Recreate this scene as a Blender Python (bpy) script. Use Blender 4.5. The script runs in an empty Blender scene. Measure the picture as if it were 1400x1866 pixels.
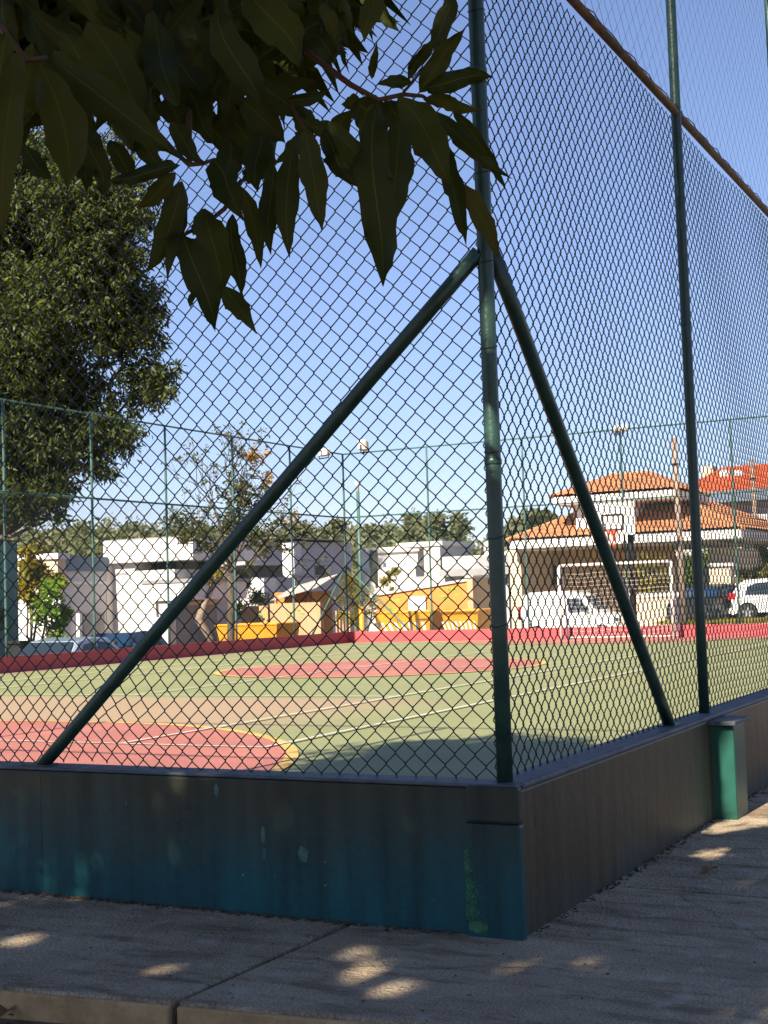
import bpy, math, random
import numpy as np
from mathutils import Vector, Matrix
R_ = math.radians
random.seed(11); rng = np.random.default_rng(11)
SC = bpy.context.scene
COL = SC.collection

# ------------------------------------------------------------------ camera
FPX, YAW, PITCH, ROLL = 2466.73, 0.4844, 0.0644, -0.0323
CAM = np.array([-4.356, -1.8545, 1.152])
_F = np.array([math.cos(YAW)*math.cos(PITCH), math.sin(YAW)*math.cos(PITCH), math.sin(PITCH)])
_R0 = np.array([math.sin(YAW), -math.cos(YAW), 0.0]); _U0 = np.cross(_R0, _F)
_R = math.cos(ROLL)*_R0 + math.sin(ROLL)*_U0
_U = -math.sin(ROLL)*_R0 + math.cos(ROLL)*_U0
cd = bpy.data.cameras.new('camera'); cam = bpy.data.objects.new('camera', cd); COL.objects.link(cam)
cd.sensor_fit = 'VERTICAL'; cd.sensor_height = 24.0; cd.lens = FPX/1866*24.0
cd.clip_start = 0.05; cd.clip_end = 3000
m = Matrix.Identity(4)
for i in range(3):
    m[i][0] = _R[i]; m[i][1] = _U[i]; m[i][2] = -_F[i]; m[i][3] = CAM[i]
cam.matrix_world = m
SC.camera = cam

# ------------------------------------------------------------------ sky and sun
SUN_EL, SUN_DRIFT = 36.5, 2.0            # shadows run along +X, drifting a little to -Y
w = bpy.data.worlds.new('World'); SC.world = w; w.use_nodes = True
nt = w.node_tree; bgn = nt.nodes['Background']
sky = nt.nodes.new('ShaderNodeTexSky'); sky.sky_type = 'NISHITA'; sky.sun_disc = False
sky.sun_elevation = R_(SUN_EL); sky.sun_rotation = R_(-90+SUN_DRIFT)
sky.air_density = 1.0; sky.dust_density = 0.1; sky.ozone_density = 3.0
tn = nt.nodes.new('ShaderNodeMixRGB'); tn.blend_type = 'MULTIPLY'; tn.inputs[0].default_value = 1.0; tn.inputs[2].default_value = (.94, .92, 1.11, 1)
gm = nt.nodes.new('ShaderNodeGamma'); gm.inputs[1].default_value = .84; nt.links.new(sky.outputs[0], gm.inputs[0]); nt.links.new(gm.outputs[0], tn.inputs[1]); nt.links.new(tn.outputs[0], bgn.inputs[0]); bgn.inputs[1].default_value = 0.078
sl = bpy.data.lights.new('sun', 'SUN'); sl.energy = 4.8; sl.angle = R_(0.53); sl.color = (1.0, 0.90, 0.74)
so = bpy.data.objects.new('sun', sl); COL.objects.link(so)
sdir = Vector((math.cos(R_(SUN_EL))*math.cos(R_(SUN_DRIFT)), -math.cos(R_(SUN_EL))*math.sin(R_(SUN_DRIFT)), -math.sin(R_(SUN_EL))))
so.rotation_euler = sdir.to_track_quat('-Z', 'Y').to_euler(); so.location = (-20, 0, 20)
SC.view_settings.view_transform = 'Standard'; SC.view_settings.look = 'None'
SC.view_settings.exposure = 1.3; SC.view_settings.gamma = 1.0; SC.view_settings.use_curve_mapping = False
SC.cycles.max_bounces = 8; SC.cycles.transparent_max_bounces = 8

# ------------------------------------------------------------------ pixel -> point (a thing's distance always comes from a plane it touches)
def ray(px, py): return _F + _R*(px-700)/FPX - _U*(py-933)/FPX
def onX(px, py, x): d = ray(px, py); return CAM + d*(x-CAM[0])/d[0]
def onY(px, py, y): d = ray(px, py); return CAM + d*(y-CAM[1])/d[1]
def onZ(px, py, z): d = ray(px, py); return CAM + d*(z-CAM[2])/d[2]
def onD(px, py, D): return CAM + ray(px, py)*D

# ------------------------------------------------------------------ helpers
WL = {}
def wl(o): return WL.get(o.name, np.zeros(3)) if o else np.zeros(3)
def tag(o, label=None, cat=None, group=None, kind=None):
    if label: o['label'] = label
    if cat: o['category'] = cat
    if group: o['group'] = group
    if kind: o['kind'] = kind
    return o
def thing(name, label, cat, loc=(0, 0, 0), rz=0.0, group=None):
    o = bpy.data.objects.new(name, None); COL.objects.link(o); o.empty_display_size = .2
    o.location = loc; o.rotation_euler = (0, 0, rz); WL[o.name] = np.array(loc, float)
    return tag(o, label, cat, group)
class MB:
    def __init__(s): s.v = []; s.f = []; s.n = 0
    def add(s, v, f):
        v = np.asarray(v, float).reshape(-1, 3); s.v.append(v)
        s.f += [tuple(int(i)+s.n for i in q) for q in f]; s.n += len(v); return s
    def box(s, a, b, rot=None):
        x0, y0, z0 = [min(p, q) for p, q in zip(a, b)]; x1, y1, z1 = [max(p, q) for p, q in zip(a, b)]
        v = [(x0,y0,z0),(x1,y0,z0),(x1,y1,z0),(x0,y1,z0),(x0,y0,z1),(x1,y0,z1),(x1,y1,z1),(x0,y1,z1)]
        return s.add(v, [(0,3,2,1),(4,5,6,7),(0,1,5,4),(1,2,6,5),(2,3,7,6),(3,0,4,7)])
    def tube(s, pts, r, n=10, cap=True):
        P = np.asarray(pts, float); k = len(P); rr = np.full(k, r, float) if np.isscalar(r) else np.asarray(r, float)
        T = np.gradient(P, axis=0) if k > 2 else np.repeat((P[1:]-P[:-1]), 2, 0)[:k]
        T = T/np.linalg.norm(T, axis=1)[:, None]
        ref = np.array([0, 0, 1.]) if abs(T[0][2]) < .9 else np.array([1., 0, 0])
        V = []
        for i in range(k):
            b = np.cross(T[i], ref); b /= np.linalg.norm(b); ref = np.cross(b, T[i]); c = ref
            for j in range(n):
                a = 2*math.pi*j/n; V.append(P[i]+rr[i]*(math.cos(a)*b+math.sin(a)*c))
        F = [(i*n+j, i*n+(j+1) % n, (i+1)*n+(j+1) % n, (i+1)*n+j) for i in range(k-1) for j in range(n)]
        if cap: F += [tuple(range(n))[::-1], tuple((k-1)*n+j for j in range(n))]
        return s.add(V, F)
    def prism(s, poly, axis, a, b):
        # poly: list of 2-tuples in the two remaining axes
        n = len(poly); V = []
        for t in (a, b):
            for p in poly:
                q = list(p); q.insert(axis, t); V.append(q)
        return s.add(V, [tuple(range(n)), tuple(range(2*n-1, n-1, -1))]+[(i, i+n, (i+1) % n+n, (i+1) % n) for i in range(n)])
    def poly(s, pts): return s.add(pts, [tuple(range(len(pts)))])
    def mesh(s, name, off=None):
        V = np.concatenate(s.v) if s.v else np.zeros((0, 3))
        if off is not None: V = V-off
        me = bpy.data.meshes.new(name); me.from_pydata(V.tolist(), [], s.f); me.update(); return me
def part(name, mb, mat, parent=None, label=None, kind=None, smooth=False, local=False, bevel=0.0, cat=None, group=None):
    off = None if (local or parent is None) else wl(parent)
    me = mb.mesh(name, off)
    if smooth: me.polygons.foreach_set('use_smooth', [True]*len(me.polygons))
    o = bpy.data.objects.new(name, me); COL.objects.link(o)
    if mat: me.materials.append(mat)
    if parent is not None: o.parent = parent; WL[o.name] = wl(parent)
    if bevel:
        b = o.modifiers.new('bevel', 'BEVEL'); b.width = bevel; b.segments = 2; b.limit_method = 'ANGLE'
    tag(o, label, cat, group, kind); return o
def raw_mesh(name, V, F, mat, tint=None, smooth=False):
    V = np.asarray(V, np.float32); F = np.asarray(F, np.int32); k = F.shape[1]
    me = bpy.data.meshes.new(name); me.vertices.add(len(V)); me.vertices.foreach_set('co', V.ravel())
    me.loops.add(F.size); me.loops.foreach_set('vertex_index', F.ravel())
    me.polygons.add(len(F)); me.polygons.foreach_set('loop_start', np.arange(0, F.size, k, dtype=np.int32))
    if tint is not None:
        a = me.attributes.new('tint', 'FLOAT', 'POINT'); a.data.foreach_set('value', np.asarray(tint, np.float32))
    if smooth: me.polygons.foreach_set('use_smooth', np.ones(len(F), bool))
    me.update(calc_edges=True); me.validate()
    if mat: me.materials.append(mat)
    return me
def link(name, me, parent=None, loc=(0, 0, 0), rz=0.0, kind=None):
    o = bpy.data.objects.new(name, me); COL.objects.link(o); o.parent = parent
    o.location = np.array(loc, float)-wl(parent); o.rotation_euler = (0, 0, rz)
    if parent is not None: WL[o.name] = np.array(loc, float)
    if kind: o['kind'] = kind
    return o

# ------------------------------------------------------------------ materials
def mat(name, col, rough=.7, var=.12, scale=6.0, col2=None, bump=0.0, bscale=40.0, metal=0.0, spec=.4, mix2=.5, detail=6, coat=0.0, stretch=None):
    M = bpy.data.materials.new(name); M.use_nodes = True; t = M.node_tree; N = t.nodes; L = t.links
    P = N['Principled BSDF']; P.inputs['Roughness'].default_value = rough; P.inputs['Metallic'].default_value = metal
    P.inputs['Specular IOR Level'].default_value = spec
    if coat: P.inputs['Coat Weight'].default_value = coat
    tc = N.new('ShaderNodeTexCoord'); src = tc.outputs['Object']
    if stretch:
        mp = N.new('ShaderNodeMapping'); mp.inputs['Scale'].default_value = stretch; L.new(src, mp.inputs[0]); src = mp.outputs[0]
    nz = N.new('ShaderNodeTexNoise'); nz.inputs['Scale'].default_value = scale; nz.inputs['Detail'].default_value = detail; nz.inputs['Roughness'].default_value = .65
    L.new(src, nz.inputs['Vector'])
    cr = N.new('ShaderNodeValToRGB'); L.new(nz.outputs['Fac'], cr.inputs[0])
    c = np.array(col[:3]); d = np.array(col2[:3]) if col2 is not None else c*(1-2*var)
    e = cr.color_ramp.elements
    e[0].position = .5-.22*(1 if col2 is None else 1-mix2+.5); e[0].color = (*d, 1)
    e[1].position = .68; e[1].color = (*(c*(1+var)), 1)
    L.new(cr.outputs[0], P.inputs['Base Color'])
    if bump:
        n2 = N.new('ShaderNodeTexNoise'); n2.inputs['Scale'].default_value = bscale; n2.inputs['Detail'].default_value = 8; L.new(src, n2.inputs['Vector'])
        bp = N.new('ShaderNodeBump'); bp.inputs['Strength'].default_value = bump; bp.inputs['Distance'].default_value = .02
        L.new(n2.outputs['Fac'], bp.inputs['Height']); L.new(bp.outputs[0], P.inputs['Normal'])
    return M
def leafmat(name, c1, c2, trans=.35, rough=.45, vein=None, c3=None, spec=.35):
    M = bpy.data.materials.new(name); M.use_nodes = True; t = M.node_tree; N = t.nodes; L = t.links
    P = N['Principled BSDF']; P.inputs['Roughness'].default_value = rough; P.inputs['Specular IOR Level'].default_value = spec
    cr = N.new('ShaderNodeValToRGB'); e = cr.color_ramp.elements
    e[0].color = (*c1, 1); e[1].color = (*c2, 1); e[1].position = .85
    if c3 is not None: x = e.new(.97); x.color = (*c3, 1)
    if vein is None:
        at = N.new('ShaderNodeAttribute'); at.attribute_name = 'tint'; L.new(at.outputs['Fac'], cr.inputs[0]); out = cr.outputs[0]
    else:
        oi = N.new('ShaderNodeObjectInfo'); L.new(oi.outputs['Random'], cr.inputs[0])
        tc = N.new('ShaderNodeTexCoord'); sp = N.new('ShaderNodeSeparateXYZ'); L.new(tc.outputs['UV'], sp.inputs[0])
        ab = N.new('ShaderNodeMath'); ab.operation = 'ABSOLUTE'; L.new(sp.outputs[0], ab.inputs[0])
        mr = N.new('ShaderNodeMapRange'); mr.inputs[1].default_value = .010; mr.inputs[2].default_value = .026; mr.inputs[3].default_value = 1; mr.inputs[4].default_value = 0
        L.new(ab.outputs[0], mr.inputs[0])
        # side veins
        wv = N.new('ShaderNodeTexWave'); wv.bands_direction = 'Y'; wv.inputs['Scale'].default_value = 9; wv.inputs['Distortion'].default_value = .4
        mp = N.new('ShaderNodeVectorMath'); mp.operation = 'MULTIPLY_ADD'
        cx = N.new('ShaderNodeCombineXYZ'); su = N.new('ShaderNodeMath'); su.operation = 'MULTIPLY_ADD'; su.inputs[1].default_value = -.55
        L.new(ab.outputs[0], su.inputs[0]); L.new(sp.outputs[1], su.inputs[2]); L.new(su.outputs[0], cx.inputs[1]); L.new(cx.outputs[0], wv.inputs[0])
        N.remove(mp)
        m2 = N.new('ShaderNodeMixRGB'); m2.blend_type = 'MULTIPLY'; m2.inputs[0].default_value = .16; L.new(cr.outputs[0], m2.inputs[1]); L.new(wv.outputs[0], m2.inputs[2])
        mx = N.new('ShaderNodeMixRGB'); L.new(mr.outputs[0], mx.inputs[0]); L.new(m2.outputs[0], mx.inputs[1]); mx.inputs[2].default_value = (*vein, 1); out = mx.outputs[0]
    L.new(out, P.inputs['Base Color'])
    tr = N.new('ShaderNodeBsdfTranslucent'); hs = N.new('ShaderNodeMixRGB'); hs.blend_type = 'MULTIPLY'; hs.inputs[0].default_value = 1; hs.inputs[2].default_value = (1.9, 1.6, .5, 1)
    L.new(out, hs.inputs[1]); L.new(hs.outputs[0], tr.inputs[0])
    ms = N.new('ShaderNodeMixShader'); ms.inputs[0].default_value = trans
    L.new(P.outputs[0], ms.inputs[1]); L.new(tr.outputs[0], ms.inputs[2]); L.new(ms.outputs[0], N['Material Output'].inputs[0])
    return M
def glass(name, col=(.02, .03, .04), rough=.05):
    M = bpy.data.materials.new(name); M.use_nodes = True; P = M.node_tree.nodes['Principled BSDF']
    P.inputs['Base Color'].default_value = (*col, 1); P.inputs['Roughness'].default_value = rough; P.inputs['Specular IOR Level'].default_value = .8
    return M

M_wire = mat('wire_green', (.012, .026, .028), .45, .2, 30)
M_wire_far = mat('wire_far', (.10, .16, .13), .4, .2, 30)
M_net = mat('nylon_net', (.05, .10, .10), .6, .2, 30)
M_post = mat('post_green', (.020, .060, .045), .38, .25, 9, bump=.15, bscale=60, spec=.5)
M_rail = mat('rail_rust', (.13, .075, .035), .7, .35, 14, col2=(.03, .035, .022), bump=.3)
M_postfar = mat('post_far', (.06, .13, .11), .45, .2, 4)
def concrete():
    M = mat('concrete_pavement', (.50, .39, .265), .92, .08, 1.7, col2=(.24, .175, .11), bump=.8, bscale=70, detail=12, mix2=.2)
    t = M.node_tree; N = t.nodes; L = t.links; P = N['Principled BSDF']; base = P.inputs['Base Color'].links[0].from_socket
    tc = N.new('ShaderNodeTexCoord')
    a = N.new('ShaderNodeTexNoise'); a.inputs['Scale'].default_value = 130; a.inputs['Detail'].default_value = 3; L.new(tc.outputs['Object'], a.inputs['Vector'])
    r1 = N.new('ShaderNodeMapRange'); r1.inputs[1].default_value = .35; r1.inputs[2].default_value = .68; r1.inputs[3].default_value = .55; r1.inputs[4].default_value = 1.3; L.new(a.outputs['Fac'], r1.inputs[0])
    m1 = N.new('ShaderNodeMixRGB'); m1.blend_type = 'MULTIPLY'; m1.inputs[0].default_value = 1; L.new(base, m1.inputs[1]); L.new(r1.outputs[0], m1.inputs[2])
    # dark grimy streaks running with the wall, damp brown patches
    mp = N.new('ShaderNodeMapping'); mp.inputs['Scale'].default_value = (7, 1.6, 1); L.new(tc.outputs['Object'], mp.inputs[0])
    b = N.new('ShaderNodeTexNoise'); b.inputs['Scale'].default_value = 1.1; b.inputs['Detail'].default_value = 10; b.inputs['Roughness'].default_value = .72; L.new(mp.outputs[0], b.inputs['Vector'])
    r2 = N.new('ShaderNodeMapRange'); r2.inputs[1].default_value = .49; r2.inputs[2].default_value = .62; r2.inputs[4].default_value = .72; L.new(b.outputs['Fac'], r2.inputs[0])
    m2 = N.new('ShaderNodeMixRGB'); L.new(r2.outputs[0], m2.inputs[0]); L.new(m1.outputs[0], m2.inputs[1]); m2.inputs[2].default_value = (.14, .09, .05, 1)
    c = N.new('ShaderNodeTexNoise'); c.inputs['Scale'].default_value = 9; c.inputs['Detail'].default_value = 6; L.new(tc.outputs['Object'], c.inputs['Vector'])
    r3 = N.new('ShaderNodeMapRange'); r3.inputs[1].default_value = .56; r3.inputs[2].default_value = .70; r3.inputs[4].default_value = .55; L.new(c.outputs['Fac'], r3.inputs[0])
    m3 = N.new('ShaderNodeMixRGB'); L.new(r3.outputs[0], m3.inputs[0]); L.new(m2.outputs[0], m3.inputs[1]); m3.inputs[2].default_value = (.50, .43, .34, 1)
    L.new(m3.outputs[0], P.inputs['Base Color']); return M
M_conc = concrete()
M_earth = mat('earth', (.24, .155, .085), .95, .3, 5, col2=(.05, .035, .025), bump=.8, bscale=30)
M_kerb = mat('kerb_sandy', (.50, .33, .165), .95, .15, 6, col2=(.27, .165, .08), bump=.6, bscale=40)
M_asph = mat('asphalt', (.09, .088, .085), .9, .2, 8, bump=.4, bscale=90)
M_dirt = mat('dirt', (.11, .07, .04), .95, .4, 20, bump=.8, bscale=60)
M_redwall = mat('red_wall_paint', (.42, .065, .07), .6, .08, 2.2)
M_steelw = mat('white_paint_metal', (.56, .53, .50), .45, .06, 8)
M_dark = mat('dark_metal', (.02, .022, .022), .5, .2, 10)
M_white = mat('white_wall', (.70, .67, .64), .85, .05, 1.2)
M_offwhite = mat('offwhite_wall', (.60, .55, .50), .85, .07, 1.0)
M_grey = mat('grey_wall', (.30, .29, .29), .85, .1, 1.0)
M_blue = mat('slate_blue_wall', (.13, .17, .23), .8, .1, 1.0)
M_lilac = mat('pale_grey_wall', (.52, .49, .50), .85, .07, .8)
M_cream = mat('cream_wall', (.62, .50, .36), .85, .06, 1.0)
M_tan = mat('tan_wall', (.52, .33, .18), .85, .08, 1.2)
M_orange = mat('orange_wall', (.62, .24, .05), .8, .1, 1.5)
M_tile = mat('roof_tile_orange', (.47, .215, .10), .85, .2, 2.5, col2=(.30, .125, .06))
M_tilered = mat('roof_tile_red', (.50, .105, .04), .85, .15, 2.5)
M_yellow = mat('skip_yellow', (.70, .29, .02), .5, .12, 2.0)
M_black = mat('black_paint', (.015, .015, .015), .6, .1, 5)
M_rubber = mat('rubber', (.02, .02, .02), .8, .1, 20)
M_alloy = mat('alloy_rim', (.5, .5, .5), .3, .05, 20, metal=.8)
M_carw = mat('car_white', (.78, .78, .77), .25, .02, 2, coat=.6)
M_carblue = mat('car_silver_blue', (.26, .32, .42), .25, .05, 2, coat=.6)
M_cardark = mat('car_dark_blue', (.02, .035, .07), .25, .05, 2, coat=.6)
M_carblack = mat('car_black', (.012, .013, .015), .45, .1, 4)
M_tail = mat('tail_light_red', (.45, .01, .02), .2, .05, 4)
M_glass = glass('window_glass'); M_glassb = glass('blue_windscreen', (.012, .035, .085), .12)
M_trunk = mat('bark', (.11, .085, .06), .9, .3, 8, bump=.8, bscale=25, stretch=(1, 1, .3))
M_trunkp = mat('bark_pale', (.30, .22, .17), .9, .25, 8, bump=.5, bscale=20)
M_twig = mat('twig', (.085, .045, .022), .8, .2, 20)
M_hoop = mat('hoop_orange', (.65, .10, .03), .5, .05, 5)
M_graff = mat('green_painting', (.22, .38, .04), .8, .2, 6)
M_signw = mat('sign_white', (.72, .66, .74), .6, .05, 3)
M_green_shed = mat('green_shed_wall', (.10, .20, .19), .6, .1, 2)
M_roofgrey = mat('corrugated_grey', (.45, .42, .38), .7, .1, 3)
M_gravel = mat('yard_gravel', (.33, .27, .20), .95, .2, 3, bump=.4)
M_grass = mat('grass_ground', (.10, .12, .035), .95, .35, 3, col2=(.20, .15, .07))
M_leaf = leafmat('mango_leaf', (.024, .036, .007), (.045, .058, .010), .30, .6, vein=(.075, .080, .016), c3=(.06, .062, .010), spec=.22)
M_fol = leafmat('mango_foliage', (.022, .034, .007), (.042, .056, .010), .25, .6, spec=.2)
M_big = leafmat('big_tree_foliage', (.026, .042, .012), (.085, .105, .028), .32, .5, c3=(.30, .30, .03), spec=.25)
M_small = leafmat('young_tree_foliage', (.09, .17, .02), (.20, .32, .03), .4, .45)
M_yel = leafmat('yellow_shrub', (.12, .13, .02), (.34, .27, .03), .4, .5)
M_hedge = leafmat('hedge_foliage', (.05, .09, .02), (.15, .20, .03), .35, .5)
M_dry = leafmat('dry_tree_foliage', (.05, .065, .02), (.13, .13, .04), .35, .5, c3=(.40, .22, .05))
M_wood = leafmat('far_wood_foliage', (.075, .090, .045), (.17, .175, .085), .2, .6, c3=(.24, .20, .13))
M_deadleaf = mat('dead_leaf', (.22, .12, .04), .8, .2, 20)

def paint_wall(name, brown_tone, lo, hi, amt):
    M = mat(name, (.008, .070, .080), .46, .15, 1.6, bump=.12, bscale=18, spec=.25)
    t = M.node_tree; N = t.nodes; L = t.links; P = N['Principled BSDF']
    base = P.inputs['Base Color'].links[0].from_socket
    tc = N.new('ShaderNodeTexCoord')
    # brown tone mixed in, stronger in the upper half, ragged
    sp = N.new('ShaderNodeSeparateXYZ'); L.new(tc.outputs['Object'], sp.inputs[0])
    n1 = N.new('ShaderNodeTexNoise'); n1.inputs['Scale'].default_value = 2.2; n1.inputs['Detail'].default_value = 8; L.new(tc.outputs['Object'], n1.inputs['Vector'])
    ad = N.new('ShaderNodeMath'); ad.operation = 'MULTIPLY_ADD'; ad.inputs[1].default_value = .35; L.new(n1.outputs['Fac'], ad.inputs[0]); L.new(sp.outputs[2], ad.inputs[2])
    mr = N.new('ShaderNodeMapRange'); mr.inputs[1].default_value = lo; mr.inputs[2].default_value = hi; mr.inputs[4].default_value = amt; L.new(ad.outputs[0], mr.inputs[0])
    mx = N.new('ShaderNodeMixRGB'); L.new(mr.outputs[0], mx.inputs[0]); L.new(base, mx.inputs[1]); mx.inputs[2].default_value = (*brown_tone, 1)
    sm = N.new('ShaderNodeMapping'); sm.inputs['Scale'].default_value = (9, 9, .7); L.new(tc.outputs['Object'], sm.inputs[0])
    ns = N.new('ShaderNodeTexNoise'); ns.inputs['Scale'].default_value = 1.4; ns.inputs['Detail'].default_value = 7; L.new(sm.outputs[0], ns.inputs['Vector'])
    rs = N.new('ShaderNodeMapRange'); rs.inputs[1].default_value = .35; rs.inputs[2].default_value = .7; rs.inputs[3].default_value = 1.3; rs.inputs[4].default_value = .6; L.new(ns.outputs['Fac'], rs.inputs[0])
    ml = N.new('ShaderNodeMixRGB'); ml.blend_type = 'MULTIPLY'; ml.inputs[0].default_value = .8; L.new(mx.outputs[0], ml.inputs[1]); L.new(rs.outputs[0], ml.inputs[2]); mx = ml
    # small scuffs and chips
    vo = N.new('ShaderNodeTexVoronoi'); vo.inputs['Scale'].default_value = 16; vo.inputs['Randomness'].default_value = 1; L.new(tc.outputs['Object'], vo.inputs['Vector'])
    lt = N.new('ShaderNodeMath'); lt.operation = 'LESS_THAN'; lt.inputs[1].default_value = .075; L.new(vo.outputs['Distance'], lt.inputs[0])
    n2 = N.new('ShaderNodeTexNoise'); n2.inputs['Scale'].default_value = 3.1; L.new(tc.outputs['Object'], n2.inputs['Vector'])
    gt = N.new('ShaderNodeMath'); gt.operation = 'GREATER_THAN'; gt.inputs[1].default_value = .60; L.new(n2.outputs['Fac'], gt.inputs[0])
    mu = N.new('ShaderNodeMath'); mu.operation = 'MULTIPLY'; L.new(lt.outputs[0], mu.inputs[0]); L.new(gt.outputs[0], mu.inputs[1])
    m3 = N.new('ShaderNodeMath'); m3.operation = 'MULTIPLY'; m3.inputs[1].default_value = .55; L.new(mu.outputs[0], m3.inputs[0])
    m2 = N.new('ShaderNodeMixRGB'); L.new(m3.outputs[0], m2.inputs[0]); L.new(mx.outputs[0], m2.inputs[1]); m2.inputs[2].default_value = (.22, .30, .24, 1)
    L.new(m2.outputs[0], P.inputs['Base Color'])
    return M
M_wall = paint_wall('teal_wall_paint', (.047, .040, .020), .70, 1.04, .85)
M_wall2 = paint_wall('shade_brown_wall_paint', (.075, .049, .023), -.2, .35, .92)  # right wall: brown of deep shade and warm bounce painted over the green
M_chip = mat('green_chipped_paint', (.035, .16, .075), .6, .3, 30)
M_oldpaint = mat('old_green_paint', (.06, .135, .11), .7, .25, 20)
M_pil = mat('pilaster_paint', (.012, .085, .06), .4, .15, 5, spec=.5)
M_cap = mat('wall_cap', (.10, .115, .125), .6, .25, 8, bump=.3)

# ------------------------------------------------------------------ dimensions
BAY = .078*34
L_, W_ = BAY*12, BAY*7
ZT, ZTF, ZC, ZM, ZTOP = .511, .20, -.131, 3.69, 5.65
H = .07

# ------------------------------------------------------------------ ground
def zground(x, y):
    if 0 < x < L_ and 0 < y < W_: return -1.4
    if x <= 0 or y <= 0: return -.078-.03*max(0, min(y-3, 16))
    if x >= L_ and y < W_+2: return float(np.interp(y, [0, 9.5, 15, 19], [-.13, -.06, -.62, -1.0]))
    return -1.0
gx = [-900, -300, -80, -30, -12, -6, -3, -1.5, -.01, .01, 8, 16, 24, L_-.01, L_+.01, 36, 40, 44, 48, 54, 62, 80, 120, 300, 900]
gy = [-900, -300, -80, -30, -12, -6, -3, -1, -.01, .01, 5, 9.5, 12, 15, W_-.01, W_+.01, W_+2.1, 26, 32, 40, 60, 100, 300, 900]
V = [(x, y, zground(x, y)) for x in gx for y in gy]; n = len(gy)
F = [(i*n+j, (i+1)*n+j, (i+1)*n+j+1, i*n+j+1) for i in range(len(gx)-1) for j in range(len(gy)-1)]
g = MB(); g.add(V, F); part('ground', g, M_earth, kind='structure')
# yard behind the far wall and street beyond the left wall
g = MB(); xs = [L_+.15, 36, 40, 44, 48, 54, 62]; ys = [-8, 0.02, 5, 9.5, 12, 15, W_+1.9]
g.add([(x, y, zground(x, y)+.012) for x in xs for y in ys], [(i*7+j, (i+1)*7+j, (i+1)*7+j+1, i*7+j+1) for i in range(6) for j in range(6)])
part('yard', g, M_gravel, kind='structure')
g = MB(); g.box((-5, W_+.8, -1.3), (80, W_+9, -.985)); part('street', g, M_asph, kind='structure')

# pavement: slabs with real joints, curb edge falling to bare earth
pav = thing('pavement', None, None); pav['kind'] = 'structure'
def slab(poly, top=0.0):
    mb = MB(); mb.prism(poly, 2, -.16, top); return part('slab', mb, M_conc, pav, bevel=.008)
cx0 = lambda y: -1.015-.12*y
g_ = .014
ys = [12, 9.6, 7.2, 4.8, 2.7, .61]
for a, b in zip(ys[:-1], ys[1:]):
    slab([(cx0(a-g_), a-g_), (cx0(b+g_), b+g_), (-H+.03, b+g_-.02), (-H+.03, a-g_-.02)], random.uniform(-.004, .002))
slab([(cx0(.61-g_), .61-g_), (cx0(-1.0), -1.0), (.80, -1.0), (.82, -H+.03), (-H+.03, -H+.03), (-H+.03, .59-g_)], .0)
slab([(cx0(-1.0-g_), -1.0-2*g_), (-.9, -3.2), (.62, -3.2), (.795, -1.0-2*g_)], -.004)
slab([(.80+2*g_, -1.0), (.64, -3.2), (3.4, -3.2), (3.4, -H+.03), (.82+2*g_, -H+.03)], -.003)
for k in range(8):
    x = 3.4+2*g_+k*3.0; slab([(x, -3.2), (x+3-2*g_, -3.2), (x+3-2*g_, -H+.03), (x, -H+.03)], random.uniform(-.004, .002))
for a, b in zip([4.8, 2.7, .61], [2.7, .61, -1.0]):
    nx = .012; mb = MB(); mb.prism([(cx0(a-g_)-nx, a-g_), (cx0(b+g_)-nx, b+g_), (cx0(b+g_)+.02, b+g_), (cx0(a-g_)+.02, a-g_)], 2, -.16, -.012); part('kerb_face', mb, M_kerb, pav, bevel=.006)
def hairline(p0, p1, n=26):
    p0 = np.array(p0); p1 = np.array(p1); d = p1-p0; nn2 = np.array([-d[1], d[0]])/np.linalg.norm(d); off = 0; mb = MB(); rows = []
    for i in range(n+1):
        off += random.gauss(0, .007); q = p0+d*i/n+nn2*off; w_ = .0018*random.uniform(.3, 1.2); rows += [(q[0]+nn2[0]*w_, q[1]+nn2[1]*w_, .0032), (q[0]-nn2[0]*w_, q[1]-nn2[1]*w_, .0032)]
    mb.add(rows, [(2*i, 2*i+1, 2*i+3, 2*i+2) for i in range(n)]); part('crack', mb, M_black, pav)
hairline((-.95, 1.75), (-.12, 2.05)); hairline((.05, -.95), (.75, -.35)); hairline((1.4, -.1), (1.9, -1.5)); hairline((-.6, .55), (-.3, -.3))
# dirt gathered along the wall foot
def litter(name, pts_fn, n, mat_, smin, smax, parent=None):
    mb = MB()
    for _ in range(n):
        p = np.array(pts_fn()); s = random.uniform(smin, smax); k = random.randint(4, 6); a0 = random.random()*6
        ring = [(p[0]+s*math.cos(a0+6.283*i/k)*random.uniform(.6, 1.2), p[1]+s*math.sin(a0+6.283*i/k)*random.uniform(.6, 1.2), p[2]) for i in range(k)]
        mb.add(ring+[(p[0], p[1], p[2]+s*random.uniform(.3, .7))], [(i, (i+1) % k, k) for i in range(k)])
    return part(name, mb, mat_, parent, kind='stuff')
o = litter('dirt_strip', lambda: (-H-abs(random.gauss(0, .016)), random.uniform(.15, 4.5), .001), 900, M_dirt, .004, .014)
tag(o, 'brown dirt and crumbs gathered along foot of teal wall', 'dirt')
o = litter('dirt_fringe', lambda: (random.uniform(.05, 9), -H-abs(random.gauss(0, .02)), .0), 700, M_dirt, .004, .012)
tag(o, 'dusty fringe along the foot of brown shaded wall', 'dirt')
o = litter('gravel', lambda: (random.uniform(-2.4, -1.1), random.uniform(-1, 3.5), -.079), 500, M_dirt, .006, .025)
tag(o, 'loose brown stones on bare earth below the curb', 'gravel')
def bits():
    x, y = (random.uniform(-1.0, -.12), random.uniform(-.6, 2.6)) if random.random() < .55 else (random.uniform(-.5, 4), random.uniform(-1.6, -.12))
    return (x, y, .001)
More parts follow.
